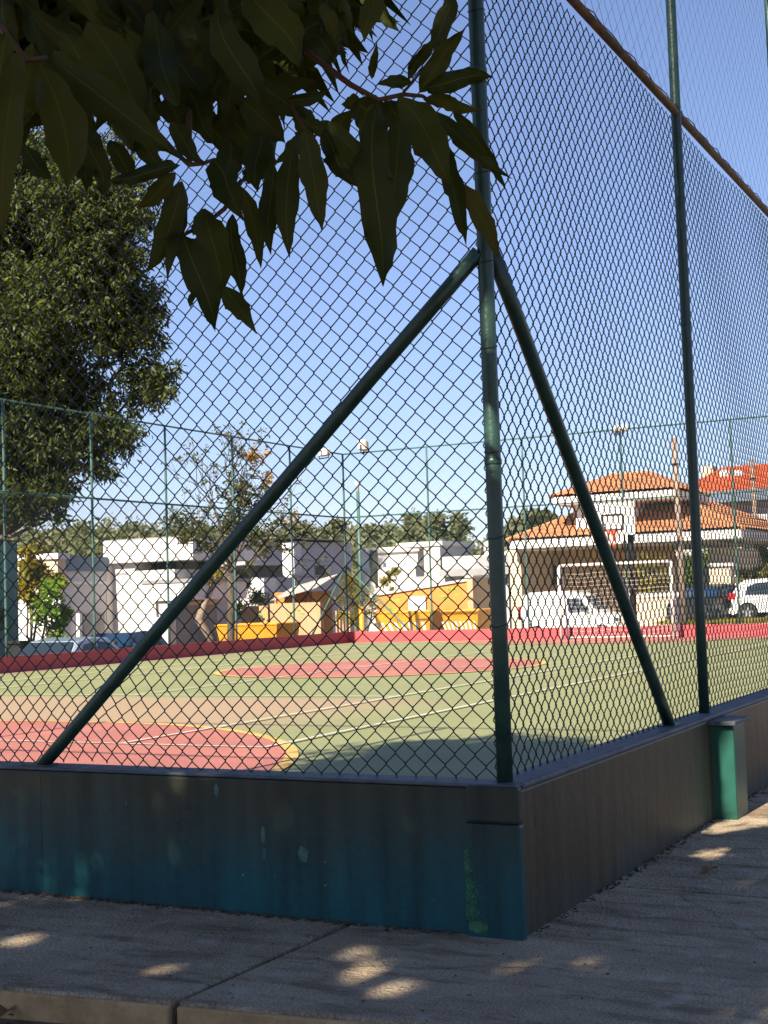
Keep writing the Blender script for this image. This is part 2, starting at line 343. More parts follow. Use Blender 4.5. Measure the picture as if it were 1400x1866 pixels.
o = litter('leaf_crumbs', bits, 260, M_dirt, .002, .007); tag(o, 'scattered leaf crumbs and grit lying on the concrete pavement', 'litter')
def dead_leaf(loc, ang, s, label):
    mb = MB(); n = 7
    for i in range(n):
        t = i/(n-1); wd = .22*math.sin(math.pi*min(1, t*1.05+.02))**.8; z = .05*math.sin(t*5)+.06
        mb.v.append(np.array([(-wd, t-.5, z+.10*wd*4), (0, t-.5, z*.6), (wd, t-.5, z+.08*wd*4)]))
    mb.n = 3*n; mb.f = [(3*i+j, 3*i+j+1, 3*i+4+j, 3*i+3+j) for i in range(n-1) for j in (0, 1)]
    mb.v = [np.concatenate(mb.v)*s]
    o = part('fallen_leaf', mb, M_deadleaf, local=True); o.location = loc; o.rotation_euler = (0, 0, ang); tag(o, label, 'leaf')
dead_leaf(tuple(onZ(1292, 1588, .003)), 1.2, .11, 'curled dry leaf lying on pavement beside brown shaded wall')
dead_leaf(tuple(onZ(12, 1846, -.072)), 1.9, .13, 'dry orange leaf on bare earth below the pavement curb')

# ------------------------------------------------------------------ court floor with painted markings
def court_mat():
    M = mat('court_green', (.238, .25, .112), .75, .06, .5, bump=.1, bscale=80)
    t = M.node_tree; N = t.nodes; L = t.links; P = N['Principled BSDF']; base = P.inputs['Base Color'].links[0].from_socket
    tc = N.new('ShaderNodeTexCoord'); mp = N.new('ShaderNodeMapping'); mp.inputs['Scale'].default_value = (.35, .10, 1); mp.inputs['Location'].default_value = (.5, .2, 0)
    L.new(tc.outputs['Object'], mp.inputs[0])
    nz = N.new('ShaderNodeTexNoise'); nz.inputs['Scale'].default_value = 1.0; nz.inputs['Detail'].default_value = 5; L.new(mp.outputs[0], nz.inputs['Vector'])
    sp = N.new('ShaderNodeSeparateXYZ'); L.new(tc.outputs['Object'], sp.inputs[0])
    a = N.new('ShaderNodeMapRange'); a.inputs[1].default_value = 11.6; a.inputs[2].default_value = 11.0; L.new(sp.outputs[0], a.inputs[0])   # worn patch stops at the painted line
    mu = N.new('ShaderNodeMath'); mu.operation = 'MULTIPLY'; L.new(a.outputs[0], mu.inputs[0])
    s2 = N.new('ShaderNodeMapRange'); s2.inputs[1].default_value = 4.8; s2.inputs[2].default_value = 7.5; L.new(sp.outputs[1], s2.inputs[0])
    m2 = N.new('ShaderNodeMath'); m2.operation = 'MULTIPLY'; L.new(s2.outputs[0], m2.inputs[0]); L.new(a.outputs[0], m2.inputs[1])
    ad = N.new('ShaderNodeMath'); ad.operation = 'MULTIPLY_ADD'; ad.inputs[1].default_value = .5; L.new(m2.outputs[0], ad.inputs[0]); L.new(nz.outputs['Fac'], ad.inputs[2])
    r = N.new('ShaderNodeMapRange'); r.inputs[1].default_value = .62; r.inputs[2].default_value = 1.0; r.inputs[4].default_value = .85; L.new(ad.outputs[0], r.inputs[0])
    mx = N.new('ShaderNodeMixRGB'); L.new(r.outputs[0], mx.inputs[0]); L.new(base, mx.inputs[1]); mx.inputs[2].default_value = (.37, .25, .16, 1)
    L.new(mx.outputs[0], P.inputs['Base Color']); return M
M_court = court_mat()
M_courtred = mat('court_red', (.40, .150, .115), .75, .1, .7)
M_line = mat('court_line_white', (.60, .55, .48), .7, .08, 5, col2=(.38, .34, .24), mix2=.1)
M_liney = mat('court_line_yellow', (.60, .38, .11), .7, .12, 3)
M_strip = mat('bare_concrete_strip', (.42, .27, .19), .85, .15, 2)
court = MB(); court.box((0, 0, ZC-.2), (L_, W_, ZC)); court = part('court_floor', court, M_court, kind='structure'); WL[court.name] = np.zeros(3)
def sheet(name, pts, m, lvl, lab=None): mb = MB(); mb.poly([(x, y, ZC+.004*lvl) for x, y in pts]); return part(name, mb, m, court, label=lab)
e1 = .42
for a, b in (((H, H), (L_-H, H+e1)), ((H, W_-H-e1), (L_-H, W_-H)), ((H, H+e1), (H+e1*.6, W_-H-e1)), ((L_-H-e1, H+e1), (L_-H, W_-H-e1))):
    sheet('edge_strip', [(a[0], a[1]), (b[0], a[1]), (b[0], b[1]), (a[0], b[1])], M_strip, 1)
def arcpts(cx, cy, r, a0, a1, n=48): return [(cx+r*math.cos(a0+(a1-a0)*i/n), cy+r*math.sin(a0+(a1-a0)*i/n)) for i in range(n+1)]
def ring(name, cx, cy, r0, r1, a0, a1, m, lvl, n=64):
    A = arcpts(cx, cy, r0, a0, a1, n); B = arcpts(cx, cy, r1, a0, a1, n)
    mb = MB(); mb.add([(x, y, ZC+.004*lvl) for x, y in A+B], [(i, i+1, n+2+i, n+1+i) for i in range(n)]); return part(name, mb, m, court)
# near goal area: arc fitted to the photograph
KC, KR = (2.95, 8.3), 4.72
P_ = arcpts(KC[0], KC[1]+.9, KR, math.pi/2, 0, 24)+arcpts(KC[0], KC[1], KR, 0, -math.pi/2, 32)
sheet('goal_area', [(.33, KC[1]+.9+KR)]+P_+[(.33, KC[1]-KR)], M_courtred, 2)
ring('goal_area_line', KC[0], KC[1], KR-.02, KR+.09, 0, -math.pi/2, M_liney, 3)
ring('goal_area_line', KC[0], KC[1]+.9, KR-.02, KR+.09, math.pi/2, 0, M_liney, 3)
sheet('goal_area_line', [(KC[0]+KR-.02, KC[1]), (KC[0]+KR+.09, KC[1]), (KC[0]+KR+.09, KC[1]+.9), (KC[0]+KR-.02, KC[1]+.9)], M_liney, 3)
sheet('goal_area', [(x, y) for x, y in arcpts(34.9, 9.8, 6.5, math.pi-1.0, math.pi+1.0, 40)], M_courtred, 2)
ring('goal_area_line', 34.9, 9.8, 6.48, 6.62, math.pi-.98, math.pi+.98, M_liney, 3)
sheet('centre_circle', arcpts(18.4, 10.3, 3.05, 0, 6.283, 64)[:-1], M_courtred, 2)
ring('centre_circle_line', 18.4, 10.3, 3.03, 3.15, 0, 6.2832, M_liney, 3)
lw = .05
def hl(x, y0, y1, lvl=4): sheet('court_line', [(x-lw/2, y0), (x+lw/2, y0), (x+lw/2, y1), (x-lw/2, y1)], M_line, lvl)
def vl(y, x0, x1, lvl=5): sheet('court_line', [(x0, y-lw/2), (x1, y-lw/2), (x1, y+lw/2), (x0, y+lw/2)], M_line, lvl)
for y in (4.75, 6.35, 14.45, 16.0): vl(y, 5.8, 30.2)
hl(5.8, 4.75, 16.0); hl(30.2, 4.75, 16.0); hl(11.45, 6.35, 14.45); hl(24.2, 6.35, 14.45); vl(10.65, 11.45, 24.2); hl(18.2, 1.2, 17.6)

# ------------------------------------------------------------------ court walls
def wall(label, boxes, m, pil=()):
    t = thing('court_wall', label, 'wall', boxes[0][0])
    mb = MB()
    for a, b in boxes: mb.box(a, b)
    part('wall_body', mb, m, t, bevel=.012)
    return t
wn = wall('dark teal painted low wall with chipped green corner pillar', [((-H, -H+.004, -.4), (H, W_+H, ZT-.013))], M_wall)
mb = MB(); mb.box((-H-.003, -H-.002, ZT-.0125), (H+.004, W_, ZT)); part('wall_cap', mb, M_cap, wn, bevel=.008)
# corner pillar: plastered pier, slightly proud, lower part thicker
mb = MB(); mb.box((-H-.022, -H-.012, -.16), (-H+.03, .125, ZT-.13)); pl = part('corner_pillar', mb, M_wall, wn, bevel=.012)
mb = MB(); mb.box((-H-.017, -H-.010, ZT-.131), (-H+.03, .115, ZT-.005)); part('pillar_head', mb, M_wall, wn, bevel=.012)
# chipped older paint on the pillar's lower left
mb = MB()
for _ in range(1100):
    t = random.random(); z = .02+.27*t**1.5; y = .121-abs(random.gauss(0, .033))*(1.2-.9*t)
    if z < .055:
        q = random.random()*6.283; w_ = random.random()**.5; y = .078+.034*w_*math.cos(q); z = .034+.017*w_*math.sin(q)
    if y < .02: continue
    s = random.uniform(.0007, .0026) if z > .05 else random.uniform(.002, .006); k = 6
    rg = [(-H-.0232-random.random()*.0008, y+s*math.cos(i*1.047+t)*random.uniform(.5, 1.2), z+s*1.5*math.sin(i*1.047+t)*random.uniform(.5, 1.2)) for i in range(k)]
    mb.poly(rg)
part('paint_chips', mb, M_chip, wn, kind='stuff')
def crack(parent, pts, wd, m, name='crack'):
    mb = MB(); P = np.array(pts, float); rows = []
    for i, p in enumerate(P):
        t = P[min(i+1, len(P)-1)]-P[max(i-1, 0)]; n_ = np.cross(t, np.array(CRN)); n_ /= np.linalg.norm(n_); w_ = wd*(.4+.9*random.random())
        rows += [p+n_*w_, p-n_*w_]
    mb.add(rows, [(2*i, 2*i+1, 2*i+3, 2*i+2) for i in range(len(P)-1)]); part(name, mb, m, parent)
CRN = (-1, 0, 0)
def patch(parent, y, z, ry, rz_, m, x=-H-.0015):
    mb = MB(); k = 22; mb.poly([(x, y+ry*math.cos(6.283*i/k)*random.uniform(.82, 1.08), z+rz_*math.sin(6.283*i/k)*random.uniform(.82, 1.08)) for i in range(k)]); part('paint_patch', mb, m, parent)
for (px, py, ry, rz_) in ((553, 1556, .022, .030), (480, 1520, .010, .035), (482, 1555, .007, .022), (395, 1440, .012, .025), (230, 1463, .006, .010)):
    p = onX(px, py, -H); patch(wn, p[1], p[2], ry, rz_, M_oldpaint)
for k in range(38):
    y = 1.63+random.gauss(0, .07) if k < 26 else random.uniform(.2, 2.2); z = .28+random.gauss(0, .06) if k < 26 else random.uniform(.05, .48); r0 = random.uniform(.0012, .0035); patch(wn, y, z, r0, r0*1.4, M_oldpaint)
y0 = onX(75, 1450, -H)[1]
crack(wn, [(-H-.0012, y0+.004*math.sin(i*1.7), ZT-.03-i*.025) for i in range(17)], .0012, M_black)
# right wall
wr = thing('court_wall', 'olive brown shaded low wall with jutting green pier', 'wall', (H+.002, 0, 0))
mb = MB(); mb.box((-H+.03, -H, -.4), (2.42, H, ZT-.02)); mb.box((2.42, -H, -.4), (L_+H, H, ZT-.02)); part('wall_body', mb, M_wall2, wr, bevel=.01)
mb = MB(); mb.box((-H+.05, -H-.006, ZT-.021), (L_+H, H, ZT+.001)); part('wall_cap', mb, M_cap, wr, bevel=.008)
mb = MB(); mb.box((2.50, -H-.115, -.16), (2.74, -H+.02, ZT-.045)); part('pier', mb, M_pil, wr, bevel=.01)
mb = MB(); mb.box((2.46, -H-.135, ZT-.045), (2.78, -H+.01, ZT-.022)); part('pier_cap', mb, M_cap, wr, bevel=.006)
CRN = (0, -1, 0)
crack(wr, [(.085+.004*math.sin(i*2.1), -H-.0012, ZT-.03-i*.02) for i in range(8)], .0016, M_black)
crack(wr, [(1.72+.003*math.sin(i*2.7), -H-.0012, ZT-.05-i*.04) for i in range(7)], .0008, M_black)
for k in range(16):
    x = random.uniform(.15, 2.3); z = random.uniform(.08, .45); mb = MB(); r0 = random.uniform(.0015, .006); mb.poly([(x+r0*math.cos(i)*random.uniform(.6, 1.2), -H-.0014, z+r0*1.6*math.sin(i)*random.uniform(.6, 1.2)) for i in np.linspace(0, 5.5, 8)]); part('paint_patch', mb, M_oldpaint, wr)
for k in range(1, 7):
    x = 2.62+k*BAY*2; mb = MB(); mb.box((x-.12, -H-.115, -.16), (x+.12, -H+.02, ZT-.045)); part('pier', mb, M_pil, wr, bevel=.01)
wl_ = wall('dull red low wall running beside the parked cars', [((H+.003, W_-H, -1.4), (L_-H-.003, W_+H, ZTF))], M_redwall)
wf = wall('bright red low wall behind the white goal', [((L_-H, H+.003, -1.4), (L_+H, W_+H, ZTF))], M_redwall)

# ------------------------------------------------------------------ chain link
def chain(width, h, a=.078, b=.080, r=.0025, t=.0045, sides=4, fine=True, warp=None, name='chain_link', m=M_wire):
    nst = int(round(2*width/a)); nl = int(h/(b/2))+1
    Vs, Fs, base = [], [], 0
    ang = np.array([0.25, .75, 1.25, 1.75])*math.pi if sides == 4 else np.array([0, 2/3, 4/3])*math.pi
    for i in range(nst):
        ks = np.arange(nl); right = ((ks+i) % 2 == 0); s = np.where(right, 1., -1.)
        ub = i*a/2+np.where(right, a/2, 0.)+s*r*.9; z = ks*b/2
        if fine:
            dl = .16; pts = np.zeros((nl, 3, 3))
            du = s*(a/2)*dl
            pts[:, 0] = np.stack([ub-du, np.where(right, t, -t), z-b/2*dl], 1)
            pts[:, 1] = np.stack([ub, 0*z, z], 1)
            pts[:, 2] = np.stack([ub-du, np.where(right, -t, t), z+b/2*dl], 1)
            P = pts.reshape(-1, 3)
        else:
            P = np.stack([ub, 0*z, z], 1)
        if warp is not None: P = warp(P)
        T = np.gradient(P, axis=0); T /= np.linalg.norm(T, axis=1)[:, None]
        Nn = np.array([0, 1., 0]); B = np.cross(T, Nn); B /= np.linalg.norm(B, axis=1)[:, None]; C = np.cross(B, T)
        k = len(P); ringv = P[:, None, :]+r*(np.cos(ang)[None, :, None]*B[:, None, :]+np.sin(ang)[None, :, None]*C[:, None, :])
        Vs.append(ringv.reshape(-1, 3)); q = np.arange(k-1)[:, None]*sides; j = np.arange(sides)[None, :]; j2 = (j+1) % sides
        Fs.append(base+np.stack([q+j, q+j2, q+sides+j2, q+sides+j], -1).reshape(-1, 4)); base += k*sides
    return raw_mesh(name, np.concatenate(Vs), np.concatenate(Fs), m, smooth=True)
def warp_left(P):
    u, n, z = P[:, 0].copy(), P[:, 1].copy(), P[:, 2].copy()
    # the sheet was pulled out of true near the foot of the brace, and sags a little everywhere
    g = np.exp(-((u-1.75)/.42)**2-((z-.16)/.22)**2)
    g2 = np.exp(-((u-.9)/.6)**2-((z-1.4)/.7)**2)
    P[:, 0] = u+.035*g*np.sin(z*9)+.005*np.sin(z*3.1+u)+.012*g2*np.sin(z*2.0)
    P[:, 2] = z+.030*g*np.sin(u*7+1)+.005*np.sin(u*4.3+z*1.3)-.010*g2
    P[:, 1] = n+.010*np.sin(u*2.1+z*1.7)+.02*g
    P[:, 2] = np.maximum(P[:, 2], -.004)
    return P
def warp_right(P):
    u, n, z = P[:, 0].copy(), P[:, 1].copy(), P[:, 2].copy()
    k = np.sin(math.pi*np.clip(u/BAY, 0, 1))
    P[:, 0] = u+.004*np.sin(z*2.7)*k; P[:, 2] = z+.006*np.sin(u*3.0+z)*k-.008*k; P[:, 1] = n+.012*np.sin(u*2.4+z*1.9)*k
    P[:, 2] = np.maximum(P[:, 2], -.004)
    return P
hm = ZM-ZT
me_left = chain(.078*54, hm-.01, warp=warp_left)
me_bay = chain(BAY, hm-.01, warp=warp_right)
me_low = chain(BAY, hm-.01, r=.0024, sides=3, fine=False)
me_farbay = chain(BAY, ZM-ZTF-.01, r=.0026, sides=3, fine=False, m=M_wire_far)
me_net = chain(BAY, ZTOP-ZM-.03, a=.132, b=.14, r=.0010, sides=3, fine=False, name='net', m=M_net)
me_netfar = chain(BAY, ZTOP-ZM-.03, a=.132, b=.14, r=.0014, sides=3, fine=False, name='net', m=M_net)

def pipe(name, p0, p1, r, m, parent, n=14, bend=0.0):
    p0 = np.array(p0, float); p1 = np.array(p1, float); k = 9
    pts = [p0+(p1-p0)*i/k+np.array([random.uniform(-bend, bend) if 0 < i < k else 0 for _ in range(3)]) for i in range(k+1)]
    mb = MB(); mb.tube(pts, r, n); return part(name, mb, m, parent, smooth=True)
def collar(z, x, y, r, parent, m=M_post):
    mb = MB(); mb.tube([(x, y, z-.012), (x, y, z-.008), (x, y, z+.008), (x, y, z+.012)], [r, r+.003, r+.003, r], 14); part('weld_collar', mb, m, parent, smooth=True)
def tie(p, ax, parent):
    # loop of tie wire round a post
    a = [(p[0]+.031*math.cos(t), p[1]+.031*math.sin(t), p[2]+.006*math.sin(t*1.5)) for t in np.linspace(0, 6.4, 14)]
    mb = MB(); mb.tube(a, .0016, 4); part('tie_wire', mb, M_wire, parent)

# near fence beside the camera (left of the corner post)
f1 = thing('court_fence', 'wire mesh fence on teal wall with long diagonal brace at corner', 'fence', (0, 0, ZT))
pipe('post', (0, 0, ZT), (-.0, .0, ZTOP), .028, M_post, f1)
collar(3.02, 0, 0, .028, f1); collar(1.62, 0, 0, .028, f1)
for y in (4.2, 8.4, 12.6, W_): pipe('post', (0, y, ZT), (0, y, ZTOP), .028, M_post, f1)
br0, br1 = (-.012, 2.075, ZT-.004), (-.012, .02, 2.365)
b_ = pipe('brace', br0, br1, .0275, M_post, f1, bend=.0015)
mb = MB(); mb.box((-.055, 2.02, ZT-.001), (.03, 2.15, ZT+.006)); part('brace_plate', mb, M_post, f1)
pipe('rail', (.0, 0, ZM), (.0, W_, ZM), .019, M_rail, f1); pipe('rail', (0, 0, ZTOP), (0, W_, ZTOP), .019, M_rail, f1)
link('chain_link_mesh', me_left, f1, (.034, .004, ZT+.004), math.pi/2, 'stuff')
for k in range(5): link('chain_link_mesh', me_low, f1, (.034, 4.216+BAY*k, ZT+.004), math.pi/2, 'stuff')
for k in range(7): link('upper_net', me_net, f1, (.034, .004+BAY*k, ZM+.02), math.pi/2, 'stuff')
for z in np.arange(ZT+.2, 3.6, .32): tie((0, 0, z+random.uniform(-.05, .05)), 0, f1)
for k in range(24):   # ties along the brace
    pass
# near fence along the right wall
f2 = thing('court_fence', 'tall wire mesh fence with rusty rail and thin netting above', 'fence', (BAY, 0, ZT))
for k in range(1, 12): pipe('post', (k*BAY+.012, 0, ZT), (k*BAY+.0, 0, ZTOP), .027, M_post, f2)
collar(2.55, BAY+.008, 0, .027, f2)
pipe('brace', (1.99, -.012, ZT-.004), (.03, -.012, 2.375), .0275, M_post, f2, bend=.0015)
mb = MB(); mb.box((1.92, -.05, ZT+.0005), (2.05, .03, ZT+.007)); part('brace_plate', mb, M_post, f2)
pipe('rail', (0.0, 0, ZM), (L_, 0, ZM), .021, M_rail, f2); pipe('rail', (0, 0, ZTOP), (L_, 0, ZTOP), .019, M_rail, f2)
for k in range(12): link('chain_link_mesh', me_bay if k < 6 else me_low, f2, (.004+BAY*k, .034, ZT+.004), 0, 'stuff')
for k in range(12): link('upper_net', me_net, f2, (.004+BAY*k, .034, ZM+.02), 0, 'stuff')
# cable lashed along the rail with loose ends
mb = MB(); xs = np.linspace(0, 12, 160); mb.tube([(x, -.012+.006*math.sin(x*23), ZM+.023+.004*math.sin(x*31)+.003*math.sin(x*71)) for x in xs], .003, 5); part('lashing_cord', mb, M_rail, f2)
# far left fence
f3 = thing('court_fence', 'pale green wire fence standing on the dull red wall', 'fence', (L_, W_, ZTF))
xsL = []
for px in (8, 168, 303, 425, 530):
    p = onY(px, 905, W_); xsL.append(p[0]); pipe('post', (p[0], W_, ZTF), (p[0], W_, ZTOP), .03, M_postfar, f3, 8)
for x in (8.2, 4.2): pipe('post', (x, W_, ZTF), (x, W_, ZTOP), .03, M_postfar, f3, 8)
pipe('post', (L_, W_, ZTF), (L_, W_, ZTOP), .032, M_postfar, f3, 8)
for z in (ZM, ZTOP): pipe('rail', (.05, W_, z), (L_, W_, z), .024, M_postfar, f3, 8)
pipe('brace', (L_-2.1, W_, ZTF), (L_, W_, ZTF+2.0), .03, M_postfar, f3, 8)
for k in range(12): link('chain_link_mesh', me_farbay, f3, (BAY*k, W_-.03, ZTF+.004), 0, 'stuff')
for k in range(12): link('upper_net', me_netfar, f3, (BAY*k, W_-.03, ZM+.02), 0, 'stuff')
# far fence
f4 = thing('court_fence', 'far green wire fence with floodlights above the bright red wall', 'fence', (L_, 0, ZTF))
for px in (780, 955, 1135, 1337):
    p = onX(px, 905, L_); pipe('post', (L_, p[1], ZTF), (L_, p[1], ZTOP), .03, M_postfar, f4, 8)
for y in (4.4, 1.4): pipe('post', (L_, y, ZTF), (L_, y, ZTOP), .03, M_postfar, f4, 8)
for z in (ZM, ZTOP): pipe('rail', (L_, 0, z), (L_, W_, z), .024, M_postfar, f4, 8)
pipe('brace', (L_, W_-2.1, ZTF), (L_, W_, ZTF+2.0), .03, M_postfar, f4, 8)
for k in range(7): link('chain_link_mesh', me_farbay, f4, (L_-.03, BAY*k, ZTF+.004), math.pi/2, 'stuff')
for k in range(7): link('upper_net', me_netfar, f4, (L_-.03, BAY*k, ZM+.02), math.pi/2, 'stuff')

# floodlights
def floodlight(px, py, plane, label, s=1.0):
    p = onX(px, py, L_-.05) if plane == 'X' else onY(px, py, W_-.05)
    t = thing('floodlight', label, 'floodlight', tuple(p), R_(200 if plane == 'X' else 250))
    mb = MB(); mb.prism([(-.10*s, -.14*s), (.13*s, -.17*s), (.16*s, .12*s), (-.08*s, .14*s)], 0, -.28*s, .28*s); part('housing', mb, M_offwhite, t, local=True, bevel=.02)
    mb = MB(); mb.box((-.25*s, .135*s, -.15*s), (.25*s, .165*s, .09*s)); part('lens', mb, M_cream, t, local=True)
    mb = MB(); mb.tube([(-.31*s, 0, -.02), (-.31*s, 0, -.26*s), (.31*s, 0, -.26*s), (.31*s, 0, -.02)], .02, 6); part('bracket', mb, M_dark, t, local=True)
floodlight(660, 811, 'X', 'boxy floodlight on fence rail right of the far corner post')
floodlight(590, 824, 'Y', 'small floodlight behind the diagonal brace left of far corner', .7)
floodlight(1122, 781, 'X', 'left lamp of paired floodlights above the hoop', .6)
floodlight(1136, 779, 'X', 'right lamp of paired floodlights above the hoop', .6)
# slim green pole with a small camera
p = onX(690, 1150, L_+1.2); top = onX(652, 890, L_+1.2)
t = thing('lamp_pole', 'slim green pole with yellow foot and small camera on top', 'pole', (L_+1.2, top[1], -1.0))
mb = MB(); mb.tube([(L_+1.2, top[1], -.5), (L_+1.2, top[1], top[2]-.1)], .055, 8); part('shaft', mb, M_postfar, t, smooth=True)
mb = MB(); mb.tube([(L_+1.2, top[1], -1.0), (L_+1.2, top[1], .95)], .085, 8); part('painted_foot', mb, M_yellow, t, smooth=True)
mb = MB(); mb.tube([(L_+1.2, top[1], top[2]-.12), (L_+1.2, top[1], top[2]+.1), (L_+1.1, top[1], top[2]+.2)], .05, 8); part('camera_head', mb, M_steelw, t, smooth=True)

# ------------------------------------------------------------------ goal and hoop
GX, GY, GW, GH = 31.05, 9.80, 3.16, 2.05
goal = thing('football_goal', 'white metal goal with sagging net before bright red wall', 'goal', (GX, GY, ZC))
for s in (-1, 1):
    mb = MB(); mb.tube([(GX, GY+s*GW/2, ZC), (GX, GY+s*GW/2, ZC+GH)], .045, 10); part('goal_post', mb, M_steelw, goal, smooth=True)
    mb = MB(); mb.tube([(GX, GY+s*GW/2, ZC+GH-.03), (GX+.28, GY+s*GW/2, ZC+GH-.06), (GX+.55, GY+s*GW/2, ZC+.05), (GX, GY+s*GW/2, ZC+.05)], .025, 8); part('side_frame', mb, M_steelw, goal, smooth=True)
mb = MB(); mb.tube([(GX, GY-GW/2, ZC+GH), (GX, GY+GW/2, ZC+GH)], .045, 10); part('crossbar', mb, M_steelw, goal, smooth=True)
mb = MB(); mb.tube([(GX+.55, GY-GW/2, ZC+.05), (GX+.55, GY+GW/2, ZC+.05)], .025, 8); part('ground_bar', mb, M_steelw, goal, smooth=True)
mb = MB()
def netp(u, v):
    d = .30+.28*min(1, v*1.3); return (GX+.1+d*math.sin(min(1, v*2.2)*1.57)*.95+.03*math.sin(u*9), GY-GW/2+GW*u, ZC+GH*(1-v)+.02*math.sin(u*13))
for i in range(27): mb.tube([netp(i/26, v) for v in np.linspace(0, .96, 10)], .0035, 3, cap=False)
for j in range(1, 18): mb.tube([netp(u, j/18) for u in np.linspace(0, 1, 14)], .0035, 3, cap=False)
for s in (0, 1):
    for j in range(1, 12):
        z = ZC+GH*j/12; e = netp(s, 1-j/12); mb.tube([(GX, e[1], z), (e[0], e[1], z)], .0035, 3, cap=False)
part('goal_net', mb, M_steelw, goal, kind='stuff')
HX = L_-.62; hp = onX(1117, 952, HX)
hoop = thing('basketball_hoop', 'basketball hoop with white backboard on dark pole behind goal', 'hoop', (L_-.25, hp[1]-.36, ZC))
mb = MB(); mb.tube([(L_-.25, hp[1]-.36, ZC), (L_-.25, hp[1]-.36, hp[2]-.25), (L_-.32, hp[1]-.2, hp[2]-.1), (HX+.06, hp[1], hp[2])], .085, 10); part('pole', mb, M_dark, hoop, smooth=True)
mb = MB(); mb.box((HX, hp[1]-.62, hp[2]-.36), (HX+.04, hp[1]+.62, hp[2]+.54)); bb = part('backboard', mb, M_white, hoop)
mb = MB(); y, z = hp[1], hp[2]
for a, b in (((-.31, -.23), (.31, -.175)), ((-.31, .175), (.31, .23)), ((-.31, -.175), (-.255, .175)), ((.255, -.175), (.31, .175))):
    mb.box((HX-.006, y+a[0], z+a[1]), (HX+.002, y+b[0], z+b[1]))
part('target_square', mb, M_black, bb)
mb = MB(); rz = z-.24
mb.tube([(HX-.26+.21*math.cos(a), y+.21*math.sin(a), rz) for a in np.linspace(0, 6.283, 20)], .014, 6, cap=False); mb.box((HX-.07, y-.05, rz-.1), (HX-.002, y+.05, rz+.02)); part('rim', mb, M_hoop, hoop)
mb = MB()
for k in range(12):
    a = k*6.283/12; mb.tube([(HX-.26+.21*math.cos(a), y+.21*math.sin(a), rz), (HX-.26+.11*math.cos(a+.4), y+.11*math.sin(a+.4), rz-.4)], .006, 3, cap=False); mb.tube([(HX-.26+.21*math.cos(a), y+.21*math.sin(a), rz), (HX-.26+.11*math.cos(a-.4), y+.11*math.sin(a-.4), rz-.4)], .006, 3, cap=False)
part('basket_net', mb, M_hoop, hoop, kind='stuff')
#__PART2__
# ------------------------------------------------------------------ vegetation helpers
def unit(n): v = rng.normal(size=(n, 3)); return v/np.linalg.norm(v, axis=1)[:, None]
def lobes(spec, n, shell=.55):
    # spec: list of (centre, radii); points biased to the outer part of each lobe
    wts = np.array([r[0]*r[1]*r[2] for c, r in spec])**.8; wts /= wts.sum(); out = []
    for (c, r), k in zip(spec, rng.multinomial(n, wts)):
        d = unit(k); rad = (shell+(1-shell)*rng.random(k))[:, None]
        out.append(np.array(c)+d*rad*np.array(r)*(1+.10*rng.normal(size=(k, 1))))
    return np.concatenate(out)
def foliage(name, C, k, ll, lw_, droop, spread, m, tint_amp=.35, parent=None, kind='stuff', bright=None, drop=None):
    n = len(C)*k; c = np.repeat(C, k, 0); ct = np.repeat(rng.random(len(C)), k)
    if bright is not None: ct = np.repeat(np.clip(bright, 0, 1), k)
    d = unit(n); d[:, 2] = d[:, 2]*.7-droop; d /= np.linalg.norm(d, axis=1)[:, None]
    b = c+unit(n)*spread*rng.random((n, 1))
    L = ll*(.65+.6*rng.random((n, 1))); W = lw_*(.7+.5*rng.random((n, 1)))
    s = np.cross(d, unit(n)); s /= np.linalg.norm(s, axis=1)[:, None]; nn = np.cross(s, d)
    if drop is not None:
        kp = ~drop(b+d*L*.5); b, d, L, W, s, nn, ct = b[kp], d[kp], L[kp], W[kp], s[kp], nn[kp], ct[kp]; n = len(b)
    mid = b+d*L*.45
    V = np.stack([b, mid+s*W*.5+nn*W*.22, b+d*L-nn*L*.10, mid-s*W*.5+nn*W*.22], 1).reshape(-1, 3)
    F = np.arange(n*4).reshape(-1, 4)
    t = np.clip((1-tint_amp)*ct+tint_amp*rng.random(n), 0, 1)
    me = raw_mesh(name, V-(wl(parent) if parent is not None else 0), F, m, np.repeat(t, 4))
    o = bpy.data.objects.new(name, me); COL.objects.link(o)
    if parent is not None: o.parent = parent
    if kind: o['kind'] = kind
    return o
def limb(mb, p0, p1, r0, r1, n=8, wob=.06, k=6):
    p0 = np.array(p0, float); p1 = np.array(p1, float); L = np.linalg.norm(p1-p0)
    pts = [p0+(p1-p0)*i/k+(rng.normal(size=3)*wob*L*.3 if 0 < i < k else 0) for i in range(k+1)]
    mb.tube(pts, np.linspace(r0, r1, k+1), n); return pts
def branch_out(mb, p, d, L, r, depth, tips, gravity=0.0):
    q = p+d*L; limb(mb, p, q, r, r*.62, 6, .10, 4)
    if depth == 0: tips.append(q); return
    for _ in range(rng.integers(2, 4)):
        nd = d+rng.normal(size=3)*.45+np.array([0, 0, .12-gravity]); nd /= np.linalg.norm(nd)
        branch_out(mb, q, nd, L*rng.uniform(.6, .85), r*.6, depth-1, tips, gravity)
    tips.append(q)

